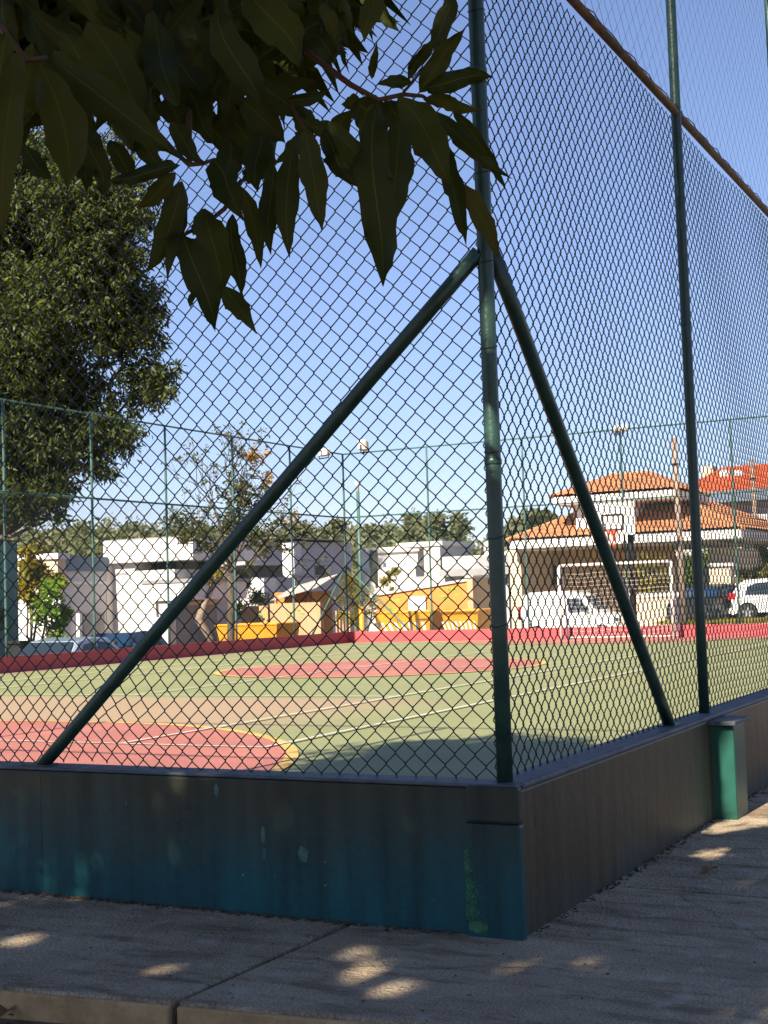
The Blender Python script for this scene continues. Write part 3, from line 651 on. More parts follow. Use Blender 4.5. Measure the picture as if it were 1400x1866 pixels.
# ------------------------------------------------------------------ mango tree over the camera
mango = thing('mango_tree', 'dark mango tree overhanging the near fence with long drooping leaves', 'tree', (-8.2, 3.4, -.3))
mb = MB(); limb(mb, (-8.2, 3.4, -.3), (-7.6, 2.4, 2.9), .34, .24, 12, .05); part('trunk', mb, M_trunk, mango, smooth=True)
mb = MB()
for e, r in (((-3.4, 1.6, 4.6), .11), ((-5.2, -3.0, 5.6), .12), ((-9.5, .5, 6.2), .12), ((-6.2, 4.6, 5.0), .10), ((-4.6, 0, 6.0), .11)):
    limb(mb, (-7.6, 2.4, 2.8), e, .2, r*.5, 8, .10)
part('branches', mb, M_trunk, mango, smooth=True)
crown = [((-5.7, -1.6, 6.1), (3.4, 3.6, 2.2)), ((-5.3, 2.5, 6.2), (2.8, 2.1, 1.9)), ((-4.4, 2.2, 5.6), (2.2, 2.0, 1.5)), ((-4.6, .6, 6.4), (2.4, 2.2, 1.7)), ((-4.8, -3.2, 6.2), (2.6, 2.4, 1.9)), ((-6.9, -2.6, 4.3), (2.4, 2.3, 1.5)), ((-6.3, .9, 4.1), (2.2, 2.1, 1.4)), ((-8.6, .8, 5.2), (2.6, 3.2, 2.4))]
C = np.concatenate([lobes(crown, 7200, .1), lobes([((-3.9, 3.1, 6.9), (1.3, 1.25, .9)), ((-4.1, 1.0, 7.1), (1.5, 1.6, 1.0)), ((-4.4, -1.4, 7.1), (1.5, 1.8, 1.0))], 2600, .1)])
# gaps in the crown that let the sun through onto the pavement and wall
SPOTS = [(-.42,.38,0,0.084),(-.62,.24,0,0.084),(-.76,.06,0,0.076),(-.85,.86,0,0.068),(-.13,1.04,0,0.058),(-.68,1.57,0,0.068),(-.75,1.50,0,0.050),(2.25,-.16,0,0.084),(2.5,-.1,.36,0.084),(2.9,-.35,0,0.092),(3.2,-.28,0,0.076),(3.5,-.5,0,0.100),(1.6,-.29,0,0.042),(1.3,-.75,0,0.042),(.9,-.9,0,0.042),
         (-.25,-.35,0,0.050),(-.35,-.2,0,0.050),(-H,.62,.30,0.050),(-H,.85,.32,0.042),(-H,1.35,.47,0.042),(-.2,-.6,0,0.034),(2.7,-.22,0,.08),(3.0,-.55,0,.09),(3.3,-.4,0,.09),(2.45,-.30,0,.06),(4.2,-.6,0,0.126),(5.0,-.3,0,0.126),(4.6,-1.0,0,0.117),(.2,-1.1,0,0.050)]
SUNV = -np.array(sdir)
def in_gap(P):
    hit = np.zeros(len(P), bool)
    for x, y, z, r in SPOTS:
        v = P-np.array([x, y, z]); t = v@SUNV; hit |= np.linalg.norm(v-t[:, None]*SUNV, axis=1) < (r+.075 if x > 1 else r*1.05)
    return hit
foliage('foliage', C, 15, .21, .06, .35, .16, M_fol, parent=mango, drop=in_gap)
# part of the crown that hangs into the picture's upper left
C2 = []
while len(C2) < 620:
    px = rng.uniform(-160, 640); lim = np.interp(px, [-160, 0, 150, 330, 450, 520, 600, 660], [170, 150, 150, 130, 130, 70, 0, -60])
    py = rng.uniform(-260, lim); D = rng.uniform(3.0, 4.2)
    C2.append(onD(px, py-40, D))
foliage('foliage', np.array(C2), 13, .20, .055, .55, .10, M_fol, parent=mango, drop=in_gap)

def leaf_mesh(seed):
    r = random.Random(seed); n = 15; v = []; f = []
    c1 = r.uniform(-.13, .16); fold = r.uniform(.10, .30); ph = r.random()*6; sk = r.uniform(-.24, .24); tw = r.uniform(-.9, .9); pk = r.uniform(.80, 1.05); am = r.uniform(.02, .06); s2 = r.uniform(-.09, .09)
    for i in range(n):
        t = i/(n-1); wd = .5*max(0., math.sin(math.pi*min(1, t/.96)**pk))**.62*(1-.28*t*t) if t < .96 else 0.
        wd = max(wd, .03 if t < .97 else .008); z = c1*4*t*(1-t)+s2*math.sin(6.28*t); wv = am*math.sin(t*19+ph)+.5*am*math.sin(t*33+ph*2); xo = sk*4*t*(1-t)*.9+s2*math.sin(6.28*t)
        a = tw*(t-.5)*.35; ml = 1+.09*math.sin(t*16+ph)+.05*math.sin(t*37); mr_ = 1+.09*math.cos(t*17+ph)+.05*math.sin(t*41+ph)
        v += [(-wd*ml+xo, t, z+wd*fold*.4+wv-a*wd), (-wd*.5+xo, t, z+wd*fold*.12), (xo, t, z), (wd*.5+xo, t, z+wd*fold*.12), (wd*mr_+xo, t, z+wd*fold*.4-wv*.8+a*wd)]
    for i in range(n-1):
        for j in range(4): f.append((5*i+j, 5*i+j+1, 5*i+6+j, 5*i+5+j))
    mb = MB(); mb.add(v, f); me = mb.mesh('leaf'); me.polygons.foreach_set('use_smooth', [True]*len(me.polygons)); me.materials.append(M_leaf)
    uv = me.uv_layers.new(name='across'); co = np.array(v)
    for l in me.loops: k = l.vertex_index; uv.data[l.index].uv = ((k % 5-2)*.25, co[k][1])
    return me
LM = [leaf_mesh(s) for s in range(14)]
def put_leaf(b, t, wid, roll=None):
    b = np.array(b); t = np.array(t); y = t-b; Ln = np.linalg.norm(y); y /= Ln
    nrm = CAM-b; nrm = nrm-y*(nrm@y); nrm /= np.linalg.norm(nrm); x = np.cross(y, nrm)
    a = random.uniform(-.5, .5) if roll is None else roll
    x2 = math.cos(a)*x+math.sin(a)*nrm; n2 = np.cross(x2, y)
    if random.random() < .5: x2, n2 = -x2, -n2
    o = bpy.data.objects.new('leaf', random.choice(LM)); COL.objects.link(o); o.parent = mango
    M = Matrix.Identity(4); lw2 = wid/max(.55, math.cos(a))
    for i in range(3): M[i][0] = x2[i]*lw2; M[i][1] = y[i]*Ln; M[i][2] = n2[i]*Ln; M[i][3] = b[i]-wl(mango)[i]
    o.matrix_local = M
LEAVES = [  # base px, tip px, width px, distance
 (37,90,5,440,68,2.0),(72,115,122,340,98,2.05),(85,100,332,292,80,2.15),(326,300,193,330,34,2.35),(320,315,250,378,42,2.35),(332,330,268,497,58,2.4),
 (326,350,305,512,40,2.45),(312,222,372,297,44,2.4),(332,425,390,600,66,2.4),(372,380,402,548,72,2.45),(424,390,440,542,44,2.5),(402,520,468,608,46,2.4),
 (388,290,446,402,72,2.4),(440,340,476,490,38,2.5),(500,300,494,465,46,2.5),(535,268,528,470,54,2.45),(556,235,587,422,58,2.4),(590,265,658,332,44,2.5),
 (523,182,598,165,30,2.5),(395,15,476,187,80,2.4),(455,-10,546,124,92,2.4),(540,45,612,120,66,2.6),(682,-20,664,77,50,2.4),(588,5,612,80,34,2.5),
 (620,38,638,86,15,2.5),(618,74,637,134,12,2.5),(678,144,687,76,19,2.55),(744,145,798,60,28,2.5),(792,88,824,-24,42,2.5),(764,168,848,53,44,2.5),
 (772,162,899,140,44,2.5),(772,182,880,200,34,2.55),(750,150,688,154,30,2.55),(784,200,936,327,36,2.5),(826,200,923,348,30,2.55),(726,176,820,338,82,2.4),
 (806,262,850,449,42,2.5),(838,332,909,472,44,2.45),(688,186,698,522,84,2.35),(730,210,716,412,76,2.5),(600,222,724,328,50,2.4),(590,236,658,342,56,2.5),
 (655,335,661,390,10,2.5),(655,178,622,190,32,2.55),(648,182,704,248,80,2.55),(688,188,652,300,60,2.5),(640,200,600,300,55,2.6),(700,185,760,260,60,2.6),
 (560,235,500,300,40,2.6),(480,240,470,350,60,2.6),(500,250,440,330,55,2.65),(420,250,400,330,60,2.65),(560,230,620,260,40,2.55),(540,190,590,240,50,2.6),
 (440,180,520,260,70,2.6),(400,200,470,300,72,2.65),(350,200,420,290,60,2.7),(330,150,390,260,70,2.6),(300,180,330,240,60,2.6),(470,150,560,215,60,2.6),
 (170,240,160,350,60,2.3),(150,230,185,360,55,2.25),(40,260,95,325,45,2.3),(200,255,240,345,44,2.5),(230,240,300,320,55,2.5),
 (10,60,-25,330,80,2.0),(60,80,-10,250,70,2.1),(120,60,200,230,85,2.3),(160,40,260,250,90,2.4),(230,60,290,240,80,2.5),(280,20,330,200,80,2.5),(340,30,380,190,75,2.6),
 (365,120,330,70,40,2.5),(375,402,352,430,26,2.45),(352,530,348,562,16,2.4),(230,395,240,405,10,2.4),
]
for bx, by, tx, ty, wp, D in LEAVES:
    L2 = math.hypot(tx-bx, ty-by)/FPX*D
    put_leaf(onD(bx, by, D), onD(tx, ty, D+random.uniform(-.25, .12)*min(1, L2*3)), wp*.88*D/FPX, random.uniform(-.25, .25))
random.seed(5)
for k in range(190):
    px = random.uniform(-40, 640); lim = np.interp(px, [-40, 0, 150, 330, 450, 520, 600, 660], [130, 120, 150, 120, 130, 60, -10, -60])
    py = random.uniform(-130, lim); D = random.uniform(2.5, 3.6); ln = random.uniform(.13, .27); a = random.gauss(0, .75)
    d = np.array([math.sin(a), math.cos(a)])*ln*FPX/D
    if py+d[1] > lim+110: d *= .6
    put_leaf(onD(px, py, D), onD(px+d[0], py+d[1], D+random.uniform(-.08, .08)), ln*random.uniform(.17, .25), random.uniform(-.9, .9))
def twig(pts, D, r0, r1, name='twig'):
    mb = MB(); P = [onD(x, y, D+dd) for x, y, dd in pts]; mb.tube(P, np.linspace(r0, r1, len(P)), 7); part(name, mb, M_twig, mango, smooth=True)
twig([(470,20,.3),(545,82,.1),(590,118,.03),(640,155,0),(690,182,0),(735,172,.02),(770,175,.03),(800,195,.03)], 2.52, .0075, .003)
twig([(735,168,0),(752,150,0),(790,100,0)], 2.53, .003, .002)
twig([(430,120,.3),(490,175,.15),(530,190,.1),(555,235,.05),(575,250,.05)], 2.5, .006, .003)
twig([(250,180,.4),(290,250,.2),(345,300,.02),(370,298,0),(392,290,0)], 2.4, .006, .003)
twig([(440,330,.1),(410,380,.05),(375,408,0),(340,425,0),(330,432,0)], 2.45, .005, .003)
twig([(-20,20,.1),(20,75,.05),(50,110,.02),(85,105,.05)], 2.05, .006, .004)
twig([(300,-20,.6),(340,90,.4),(345,200,.2),(345,300,.02)], 2.4, .009, .005)

# ------------------------------------------------------------------ big tree beyond the left fence
D_ = 62.0; _t = onD(-50, 1112, D_)
big = thing('large_tree', 'huge dark leafy tree with sky gaps behind the left fence', 'tree', (_t[0], _t[1], -1.0))
def bt(px, py, rp, dd=0, sq=1.0):
    c = onD(px, py, D_+dd); r = rp/FPX*D_; return (tuple(c), (r, r, r*sq))
spec = [bt(120,330,150,0,.8),bt(10,420,170,2),bt(175,480,120,-1,.9),bt(60,600,150,-1,.85),bt(215,590,85,0,.9),bt(265,690,62,0,1.1),bt(120,720,100,1,.8),bt(20,760,90,0,.9),
        bt(215,790,50,0,.8),bt(250,560,60,1,1.1),bt(180,850,42,0,.6),bt(80,850,75,1,.7),bt(30,905,55,0,.6),bt(105,905,30,0,.7),bt(160,380,110,-2,.8),bt(-120,560,200,2),bt(-60,300,160,1),bt(230,380,70,0,.8),bt(20,840,110,1,.7),bt(60,900,80,0,.6),bt(110,800,90,0,.8),bt(30,935,40,0,.5),bt(100,940,28,0,.6),bt(180,780,70,0,.8),bt(40,700,120,0,.8)]
C = lobes(spec, 8600, .25)
sunny = (C@np.array([-.8, .0, .6])); sunny = (sunny-sunny.mean())/sunny.std()
br = .5*rng.random(len(C))+.28*(np.sin(C[:, 0]*1.3+C[:, 2]*.9)*np.sin(C[:, 1]*1.1-C[:, 2]*1.4)+1)*.9; br[rng.random(len(C)) < .03] = 1.0
foliage('foliage', C, 17, .38, .11, .75, .50, M_big, .5, big, bright=br)
mb = MB(); trunk0 = np.array([_t[0], _t[1], -1.0]); limb(mb, trunk0, trunk0+np.array([.3, -.2, 5.2]), .7, .5, 12, .04); part('trunk', mb, M_trunk, big, smooth=True)
mb = MB()
for c, r in spec: limb(mb, trunk0+np.array([.3, -.2, 5.0]), c, .15, .03, 6, .10)
part('branches', mb, M_trunk, big, smooth=True)

# ------------------------------------------------------------------ thin half bare tree behind the red wall
tb = onY(420, 1165, 21.2); tb = np.array([tb[0], 21.2, -1.0])
bare = thing('bare_tree', 'thin half bare tree with yellowing leaves behind the red wall', 'tree', tuple(tb))
def bp(px, py, dd=0): return onD(px, py, 40.8+dd)
mb = MB(); t1 = bp(421, 1050); mb.tube([tb, bp(421, 1120), t1], [.13, .11, .10], 9); part('trunk', mb, M_trunk, bare, smooth=True)
mb = MB(); tips = []
for (px, py, r) in ((392,930,.05),(424,900,.06),(452,960,.05),(470,1010,.035),(380,1000,.04),(440,880,.05)):
    q = bp(px, py, rng.uniform(-.6, .6)); limb(mb, t1+np.array([0, 0, rng.uniform(-.3, .2)]), q, r*1.3, r*.8, 6, .06, 5)
    d = (q-t1)/np.linalg.norm(q-t1)
    for _ in range(4):
        nd = d+rng.normal(size=3)*.38+np.array([0, 0, .25]); nd /= np.linalg.norm(nd); branch_out(mb, q, nd, rng.uniform(.55, .95), r*.42, 2, tips)
part('branches', mb, M_trunk, bare, smooth=True)
tips = np.array(tips); sel = tips[rng.random(len(tips)) < .6]
foliage('leaves', sel, 7, .14, .06, .3, .14, M_dry, .4, bare)
C = np.concatenate([lobes([(tuple(bp(350, 975)), (.9, .8, .5)), (tuple(bp(470, 985)), (.9, .9, .55)), (tuple(bp(420, 950)), (.9, .9, .4)), (tuple(bp(395, 1000)), (.7, .7, .4)), (tuple(bp(505, 960)), (.5, .5, .4)), (tuple(bp(440, 900)), (.9, .8, .7)), (tuple(bp(330, 945)), (.6, .6, .4))], 330, .2)])
foliage('leaves', C, 10, .14, .065, .3, .16, M_dry, .4, bare, bright=rng.random(len(C))*.75)
C = lobes([(tuple(bp(470, 838)), (.5, .4, .35)), (tuple(bp(485, 870)), (.4, .4, .25)), (tuple(bp(540, 940)), (.3, .3, .2))], 34, .2)
foliage('leaves', C, 9, .15, .07, .3, .16, M_dry, .1, bare, bright=np.ones(len(C))*.98)

# ------------------------------------------------------------------ shrubs and small trees
def shrub(name, label, cat, base, spec, n, k, ll, lw_, droop, m, trunk=True, group=None, tr=.05):
    t = thing(name, label, cat, tuple(base), 0, group)
    if trunk:
        mb = MB()
        for c, r in spec[:5]: limb(mb, base, c, tr, tr*.35, 6, .08, 4)
        part('trunk' if cat == 'tree' else 'stems', mb, M_trunk, t, smooth=True)
    foliage('crown' if cat == 'tree' else 'leaves', lobes(spec, n, .25), k, ll, lw_, droop, .12, m, .5, t); return t
def yl(px, py, y, rp): c = onY(px, py, y); D = (c-CAM)@_F; r = rp/FPX*D; return (tuple(c), (r, r, r))
def xl(px, py, x, rp): c = onX(px, py, x); D = (c-CAM)@_F; r = rp/FPX*D; return (tuple(c), (r, r, r))
def zb(c, z): return np.array([c[0], c[1], z])
s = [yl(92,1085,22.4,30),yl(112,1120,22.4,24),yl(80,1120,22.4,24),yl(98,1150,22.4,26),yl(128,1118,22.4,12),yl(100,1070,22.4,20)]
shrub('young_tree', 'small bright green young tree behind the parked silver car', 'tree', zb(onY(88, 1180, 22.4), -1.0), s, 130, 11, .15, .08, .1, M_small)
s = [yl(55,1010,26.5,22),yl(70,1045,26.5,28),yl(45,1070,26.5,22),yl(100,1060,26.5,18),yl(60,1090,26.5,20),yl(48,1035,26.5,20)]
shrub('yellow_shrub', 'tall yellow green shrub against the cream house wall', 'shrub', zb(onY(60, 1150, 26.5), -1.0), s, 150, 11, .22, .10, .2, M_yel)
s = [yl(350,1060,28.6,22),yl(375,1030,28.6,18),yl(400,1085,28.6,26),yl(440,1060,28.6,22),yl(470,1090,28.6,24),yl(350,1100,28.6,22),yl(430,1110,28.6,26),yl(455,1030,28.6,14)]
shrub('garden_bush', 'feathery green garden bush behind the thin bare tree', 'bush', zb(onY(410, 1150, 28.6), -1.0), s, 260, 12, .22, .05, -.3, M_hedge)
s = [xl(640,1060,36.6,24),xl(660,1085,36.6,26),xl(625,1090,36.6,20),xl(680,1100,36.6,20),xl(655,1120,36.6,26),xl(625,1125,36.6,18),xl(690,1125,36.6,14)]
shrub('yard_bush', 'straggly yellow green bush between the orange yard walls', 'bush', zb(onX(650, 1150, 36.6), -.95), s, 190, 12, .15, .035, -.2, M_yel)
s = [xl(710,1050,43,10),xl(722,1040,43,9),xl(700,1060,43,8),xl(715,1075,43,9)]
shrub('thin_sapling', 'thin yellowish sapling in front of the pale block wall', 'tree', zb(onX(708, 1120, 43), -.9), s, 40, 8, .16, .08, .1, M_yel, tr=.03)
s = [xl(1165,1045,44.6,22),xl(1195,1040,44.6,24),xl(1180,1070,44.6,22),xl(1215,1060,44.6,20),xl(1175,1020,44.6,14),xl(1205,1020,44.6,12)]
shrub('house_shrub', 'yellow green shrub behind the goal in front of garage', 'shrub', zb(onX(1190, 1110, 44.6), -.3), s, 190, 11, .15, .07, .1, M_yel)
s = [xl(1260,1030,45.0,24),xl(1262,1060,45.0,22),xl(1275,1015,45.0,16),xl(1250,1080,45.0,18)]
shrub('garden_shrub', 'dark green shrub between wooden pole and fence post', 'shrub', zb(onX(1260, 1110, 45.0), -.1), s, 130, 11, .15, .07, .1, M_hedge)
s = [xl(1355,1050,47.5,16),xl(1375,1045,47.5,14),xl(1392,1045,47.5,16),xl(1340,1050,47.5,10)]
shrub('hedge_shrub', 'low yellow green hedge behind the white hatchback', 'hedge', zb(onX(1370, 1100, 47.5), -.1), s, 90, 11, .15, .07, 0, M_yel)
s = [xl(1392,985,56,20),xl(1395,1020,56,18),xl(1390,1005,56,16)]
shrub('conifer_shrub', 'narrow dark green shrub beside the pale right house', 'shrub', zb(onX(1392, 1080, 56), 0), s, 80, 11, .18, .06, -.3, M_hedge)
# grass verge under the hatchback
C = np.stack([rng.uniform(42.0, 43.4, 900), rng.uniform(7.0, 12.0, 900), np.full(900, -.05)], 1)
o = foliage('verge_grass', C, 4, .16, .02, -1.6, .08, M_yel); tag(o, 'rough yellow grass verge beside the white hatchback', 'grass')

# ------------------------------------------------------------------ hills and far wood
hx = np.linspace(-1, 1, 60); V = []; F = []
angs = np.radians(np.linspace(4, 62, 60))
def ridge(a): d = math.degrees(a); return float(np.interp(d, [4, 12, 18, 22, 25, 27, 31, 36, 40, 44, 62], [5, 5, 5, 5, 10, 12, 12, 13, 14, 13, 11]))
for j, (rr, fr) in enumerate(((95, -.10), (140, .35), (190, .80), (240, 1.0), (330, .8))):
    for a in angs:
        V.append((CAM[0]+rr*math.cos(a), CAM[1]+rr*math.sin(a), -1.2+fr*ridge(a)*(1+.06*math.sin(a*40+j))))
nA = len(angs)
for j in range(4):
    for i in range(nA-1): F.append((j*nA+i, j*nA+i+1, (j+1)*nA+i+1, (j+1)*nA+i))
mb = MB(); mb.add(V, F); part('hills', mb, M_grass, kind='structure', smooth=True)
C = []
for _ in range(3600):
    a = math.radians(rng.uniform(22, 60)); rr = rng.uniform(110, 245); f = np.interp(rr, [95, 140, 190, 240], [-.1, .35, .8, 1.0])
    base = -1.2+f*ridge(a); h = rng.uniform(.5, 3.6)
    C.append((CAM[0]+rr*math.cos(a), CAM[1]+rr*math.sin(a), base+h*rng.random()))
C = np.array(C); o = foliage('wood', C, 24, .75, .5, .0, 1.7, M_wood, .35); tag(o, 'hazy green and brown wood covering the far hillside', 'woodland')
def ftree(px, py, w_, h_, D, label, m=M_wood, n=60):
    c = onD(px, py, D); r = w_/FPX*D/2; hh = h_/FPX*D/2
    base = np.array([c[0], c[1], c[2]-hh*2.0-1.5]); t = thing('far_tree', label, 'tree', tuple(base), 0, 'trees on the far hill')
    mb = MB(); limb(mb, base, c, .3, .1, 6, .04, 4); part('trunk', mb, M_trunk, t, smooth=True)
    sp = [(tuple(c+np.array([rng.uniform(-.5, .5)*r, rng.uniform(-.5, .5)*r, rng.uniform(-.5, .5)*hh])), (r*.6, r*.6, hh*.55)) for _ in range(5)]
    foliage('crown', lobes(sp, n, .2), 16, .7, .4, .0, .8, m, .4, t)
for a in ((795,955,70,45,150,'rounded dark green tree rising left of the pale far roof'),(835,965,50,60,150,'tall dark tree at right end of the far wood'),(755,960,50,50,160,'olive tree above the grey water tank block'),(690,975,70,30,170,'low bushy tree behind the slim green pole'),
          (545,970,60,30,170,'low dark tree above the pale grey house roof'),(610,965,50,30,180,'small round tree above the grey house corner'),(905,1000,40,24,120,'small green tree beside the corner post'),(985,955,90,14,90,'green treetop peeping over the orange roof'),(940,975,40,14,90,'green treetop at left end of the orange roof')):
    ftree(*a)

# ------------------------------------------------------------------ buildings
def BX(mb, x0, y0, x1, y1, X, dep):
    p = onX(x0, y0, X); q = onX(x1, y1, X); mb.box((X, p[1], p[2]), (X+dep, q[1], q[2])); return mb
def BY(mb, x0, y0, x1, y1, Y, dep):
    p = onY(x0, y0, Y); q = onY(x1, y1, Y); mb.box((p[0], Y, p[2]), (q[0], Y+dep, q[2])); return mb
def bx(name, m, par, *a, f=BX, **k): return part(name, f(MB(), *a), m, par, **k)
def window(par, x0, y0, x1, y1, P, f=BX, fm=None, gm=None, mull=1):
    fr = part('window', f(MB(), x0, y0, x1, y1, P-.05, .10), fm or M_grey, par); WL[fr.name] = wl(par)
    w_ = (x1-x0)/mull
    for k in range(mull): part('pane', f(MB(), x0+k*w_+1, y0+1.2, x0+(k+1)*w_-1, y1-1.2, P-.065, .03), gm or M_glass, fr)
# green shed at the left edge
t = thing('green_shed', 'grey green rendered shed wall at left behind the fence', 'shed', tuple(zb(onY(0, 1190, 23.6), -1.0)))
bx('wall', M_green_shed, t, -80, 986, 35, 1215, 23.6, 3.0, f=BY); bx('roof_edge', M_dark, t, -84, 981, 37, 987, 23.5, 3.2, f=BY); window(t, -6, 1105, 14, 1150, 23.6, BY)
# dark bin beside shed
t = thing('wheelie_bin', 'dark upright bin beside the green shed wall', 'bin', tuple(zb(onY(45, 1180, 22.6), -1.0)))
bx('body', M_dark, t, 37, 1172, 54, 1215, 22.6, .5, f=BY, bevel=.03); bx('lid', M_black, t, 36, 1168, 55, 1173, 22.57, .56, f=BY, bevel=.02)
# cream house
t = thing('cream_house', 'cream rendered house half hidden by the yellow shrub', 'house', tuple(zb(onX(70, 1200, 30.5), -1.0)))
bx('wall', M_white, t, 38, 1085, 112, 1215, 30.5, .4); bx('upper_wall', M_cream, t, 30, 1017, 106, 1086, 30.6, .4); bx('parapet', M_white, t, 30, 1012, 106, 1018, 30.5, .6); bx('string_course', M_grey, t, 30, 1046, 106, 1049, 30.55, .2)
# slate blue house
t = thing('slate_house', 'shaded slate blue and grey house left of white house', 'house', tuple(zb(onY(150, 1200, 31.0), -1.0)))
bx('wall', M_lilac, t, 100, 1040, 196, 1215, 31.0, 5, f=BY); bx('slate_band', M_blue, t, 98, 1013, 198, 1041, 30.9, 5.2, f=BY); bx('string_course', M_white, t, 112, 1060, 196, 1064, 30.92, .15, f=BY)
bx('garage_door', M_grey, t, 152, 1118, 192, 1190, 30.95, .1, f=BY); bx('pillar', M_white, t, 145, 1118, 151, 1190, 30.8, .2, f=BY)
# white modern house
t = thing('white_house', 'white modern flat roofed house with sunlit blank facade', 'house', tuple(zb(onX(255, 1200, 36), -1.0)))
bx('wall', M_white, t, 196, 1043, 322, 1215, 36, 4.0)
bx('upper_wall', M_white, t, 196, 1019, 246, 1044, 36.002, 4.0); bx('recess_wall', M_grey, t, 246, 1019, 330, 1044, 37.2, 2.0)
bx('parapet', M_white, t, 188, 988, 352, 1019, 35.7, 4.6); bx('roof_edge', M_grey, t, 190, 985, 350, 988.4, 35.75, 4.5)
bx('corner_pier', M_offwhite, t, 189, 1019, 197, 1215, 35.6, 4.2)
bx('balcony', M_white, t, 258, 1060, 350, 1093, 35.2, 3.5); bx('balcony_slab', M_grey, t, 256, 1058, 352, 1060.5, 35.15, 3.6); bx('groove_shadow', M_grey, t, 190, 1045, 232, 1047.2, 35.97, .05)  # last strip: shadow line of the groove, painted as a grey bar
window(t, 250, 1022, 286, 1042, 37.2, BX); window(t, 288, 1022, 322, 1042, 37.2, BX)
# tan garden wall and leaning palm trunk
t = thing('garden_wall', 'plain taupe garden wall under the green bushes', 'wall', tuple(zb(onY(370, 1190, 27.4), -1.0)))
bx('wall_body', M_grey, t, 322, 1100, 398, 1215, 27.4, .3, f=BY); bx('coping', M_offwhite, t, 320, 1097, 400, 1101, 27.35, .4, f=BY); bx('side_panel', M_offwhite, t, 306, 1100, 323, 1215, 27.3, .4, f=BY)
t = thing('leaning_trunk', 'pale crooked leaning tree trunk beside the taupe wall', 'tree', tuple(zb(onY(385, 1185, 26.8), -1.0)))
mb = MB(); mb.tube([onY(392, 1190, 26.8), onY(384, 1160, 26.8), onY(362, 1128, 26.8), onY(372, 1100, 26.8), onY(390, 1062, 26.8)], [.16, .16, .15, .13, .11], 9); part('trunk', mb, M_trunkp, t, smooth=True)
foliage('crown', lobes([yl(395, 1045, 26.8, 14), yl(382, 1050, 26.8, 12)], 40, .2), 9, .18, .06, .2, .1, M_yel, .5, t)
# pale grey house in shade
t = thing('grey_house', 'pale grey house in shade with white rounded fin', 'house', tuple(zb(onY(550, 1180, 30), -1.0)))
bx('wall', M_lilac, t, 535, 986, 648, 1215, 30, 6, f=BY); bx('lower_wall', M_lilac, t, 470, 1052, 536, 1215, 29.8, 6, f=BY); bx('upper_wall', M_lilac, t, 455, 1000, 536, 1030, 30.1, 6, f=BY); bx('recess_wall', M_grey, t, 458, 1030, 536, 1053, 31.2, 4, f=BY)
bx('roof', M_roofgrey, t, 508, 978, 650, 986, 29.6, 7, f=BY); bx('string_course', M_grey, t, 537, 1022, 646, 1024, 29.97, .1, f=BY); bx('string_course', M_grey, t, 537, 1050, 646, 1052, 29.97, .1, f=BY)
a = onX(514, 990, 44.6); b = onX(537, 1052, 44.6); yc = (a[1]+b[1])/2; hw = abs(a[1]-b[1])/2
mb = MB(); mb.prism([(yc-hw, a[2]), (yc+hw, a[2])]+[(yc+hw*math.cos(t_), b[2]+hw*.8-hw*.8*math.sin(t_)) for t_ in np.linspace(0, math.pi, 12)], 0, 44.6, 45.2); part('fin', mb, M_white, t)
window(t, 575, 1030, 605, 1048, 30, BY); bx('lower_block', M_white, t, 462, 1055, 482, 1090, 43.5, 1.2)
# pale block buildings behind the yard
t = thing('block_house', 'low pale cream block house behind the orange wall', 'house', tuple(zb(onX(730, 1150, 62), -1.0)))
bx('wall', M_offwhite, t, 652, 1036, 805, 1160, 62, 5); bx('upper_wall', M_white, t, 655, 1003, 762, 1037, 63, 5); bx('roof_edge', M_offwhite, t, 650, 1000, 764, 1004, 62.8, 5.5); window(t, 672, 1010, 684, 1034, 63, BX)
bx('chimney', M_dark, t, 674, 1003, 681, 1060, 61.5, .6)
t = thing('tank_block', 'grey shaded water tank block on the pale roofs', 'building', tuple(zb(onX(785, 1100, 60), -1.0)))
bx('wall', M_offwhite, t, 772, 993, 806, 1120, 60, 4); bx('roof_edge', M_white, t, 722, 990, 806, 994, 59.9, 4.2)
t = thing('flat_house', 'long low house with dark flat roof beside corner post', 'house', tuple(zb(onX(855, 1150, 54), -1.0)))
bx('wall', M_offwhite, t, 798, 1045, 930, 1160, 54, 4); bx('upper_wall', M_offwhite, t, 806, 1015, 900, 1046, 58, 4); bx('roof', M_grey, t, 800, 1038, 930, 1046, 53.4, 5); bx('upper_roof', M_grey, t, 872, 1014, 935, 1030, 57, 4)
t = thing('far_shed', 'bright white gabled shed roof in the far distance', 'shed', tuple(zb(onX(905, 1000, 95), 0)))
p0 = onX(882, 1000, 95); p1 = onX(930, 978, 95); mb = MB(); mb.prism([(p0[1], p0[2]-3), (p1[1], p0[2]-3), (p1[1], p1[2]+.4), (p0[1], p0[2]+.5)], 0, 95, 103); part('wall', mb, M_white, t)
# orange yard walls
t = thing('orange_wall', 'orange tan yard wall with green painted plants and shed', 'wall', tuple(zb(onX(520, 1190, 39), -1.0)))
bx('wall_body', M_tan, t, 492, 1100, 587, 1215, 39, .25); bx('low_panel', M_tan, t, 440, 1105, 491, 1215, 39.3, .25)
for (a, b, c, d) in ((522,1112,552,1128),(462,1118,482,1138)):
    mb = MB(); cc = onX((a+c)/2, (b+d)/2, 38.985)
    for k in range(9):
        an = k/9*6.283; p = cc+np.array([0, math.cos(an)*.24, math.sin(an)*.16]); q = cc+np.array([0, math.cos(an+.3)*.46*random.uniform(.6, 1), math.sin(an+.3)*.30*random.uniform(.5, 1)])
        mb.add([p, (p+q)/2+np.array([0, .06, .05]), q, (p+q)/2-np.array([0, .06, .05])], [(0, 1, 2, 3)])
    part('painted_leaves', mb, M_graff, t, kind='stuff')
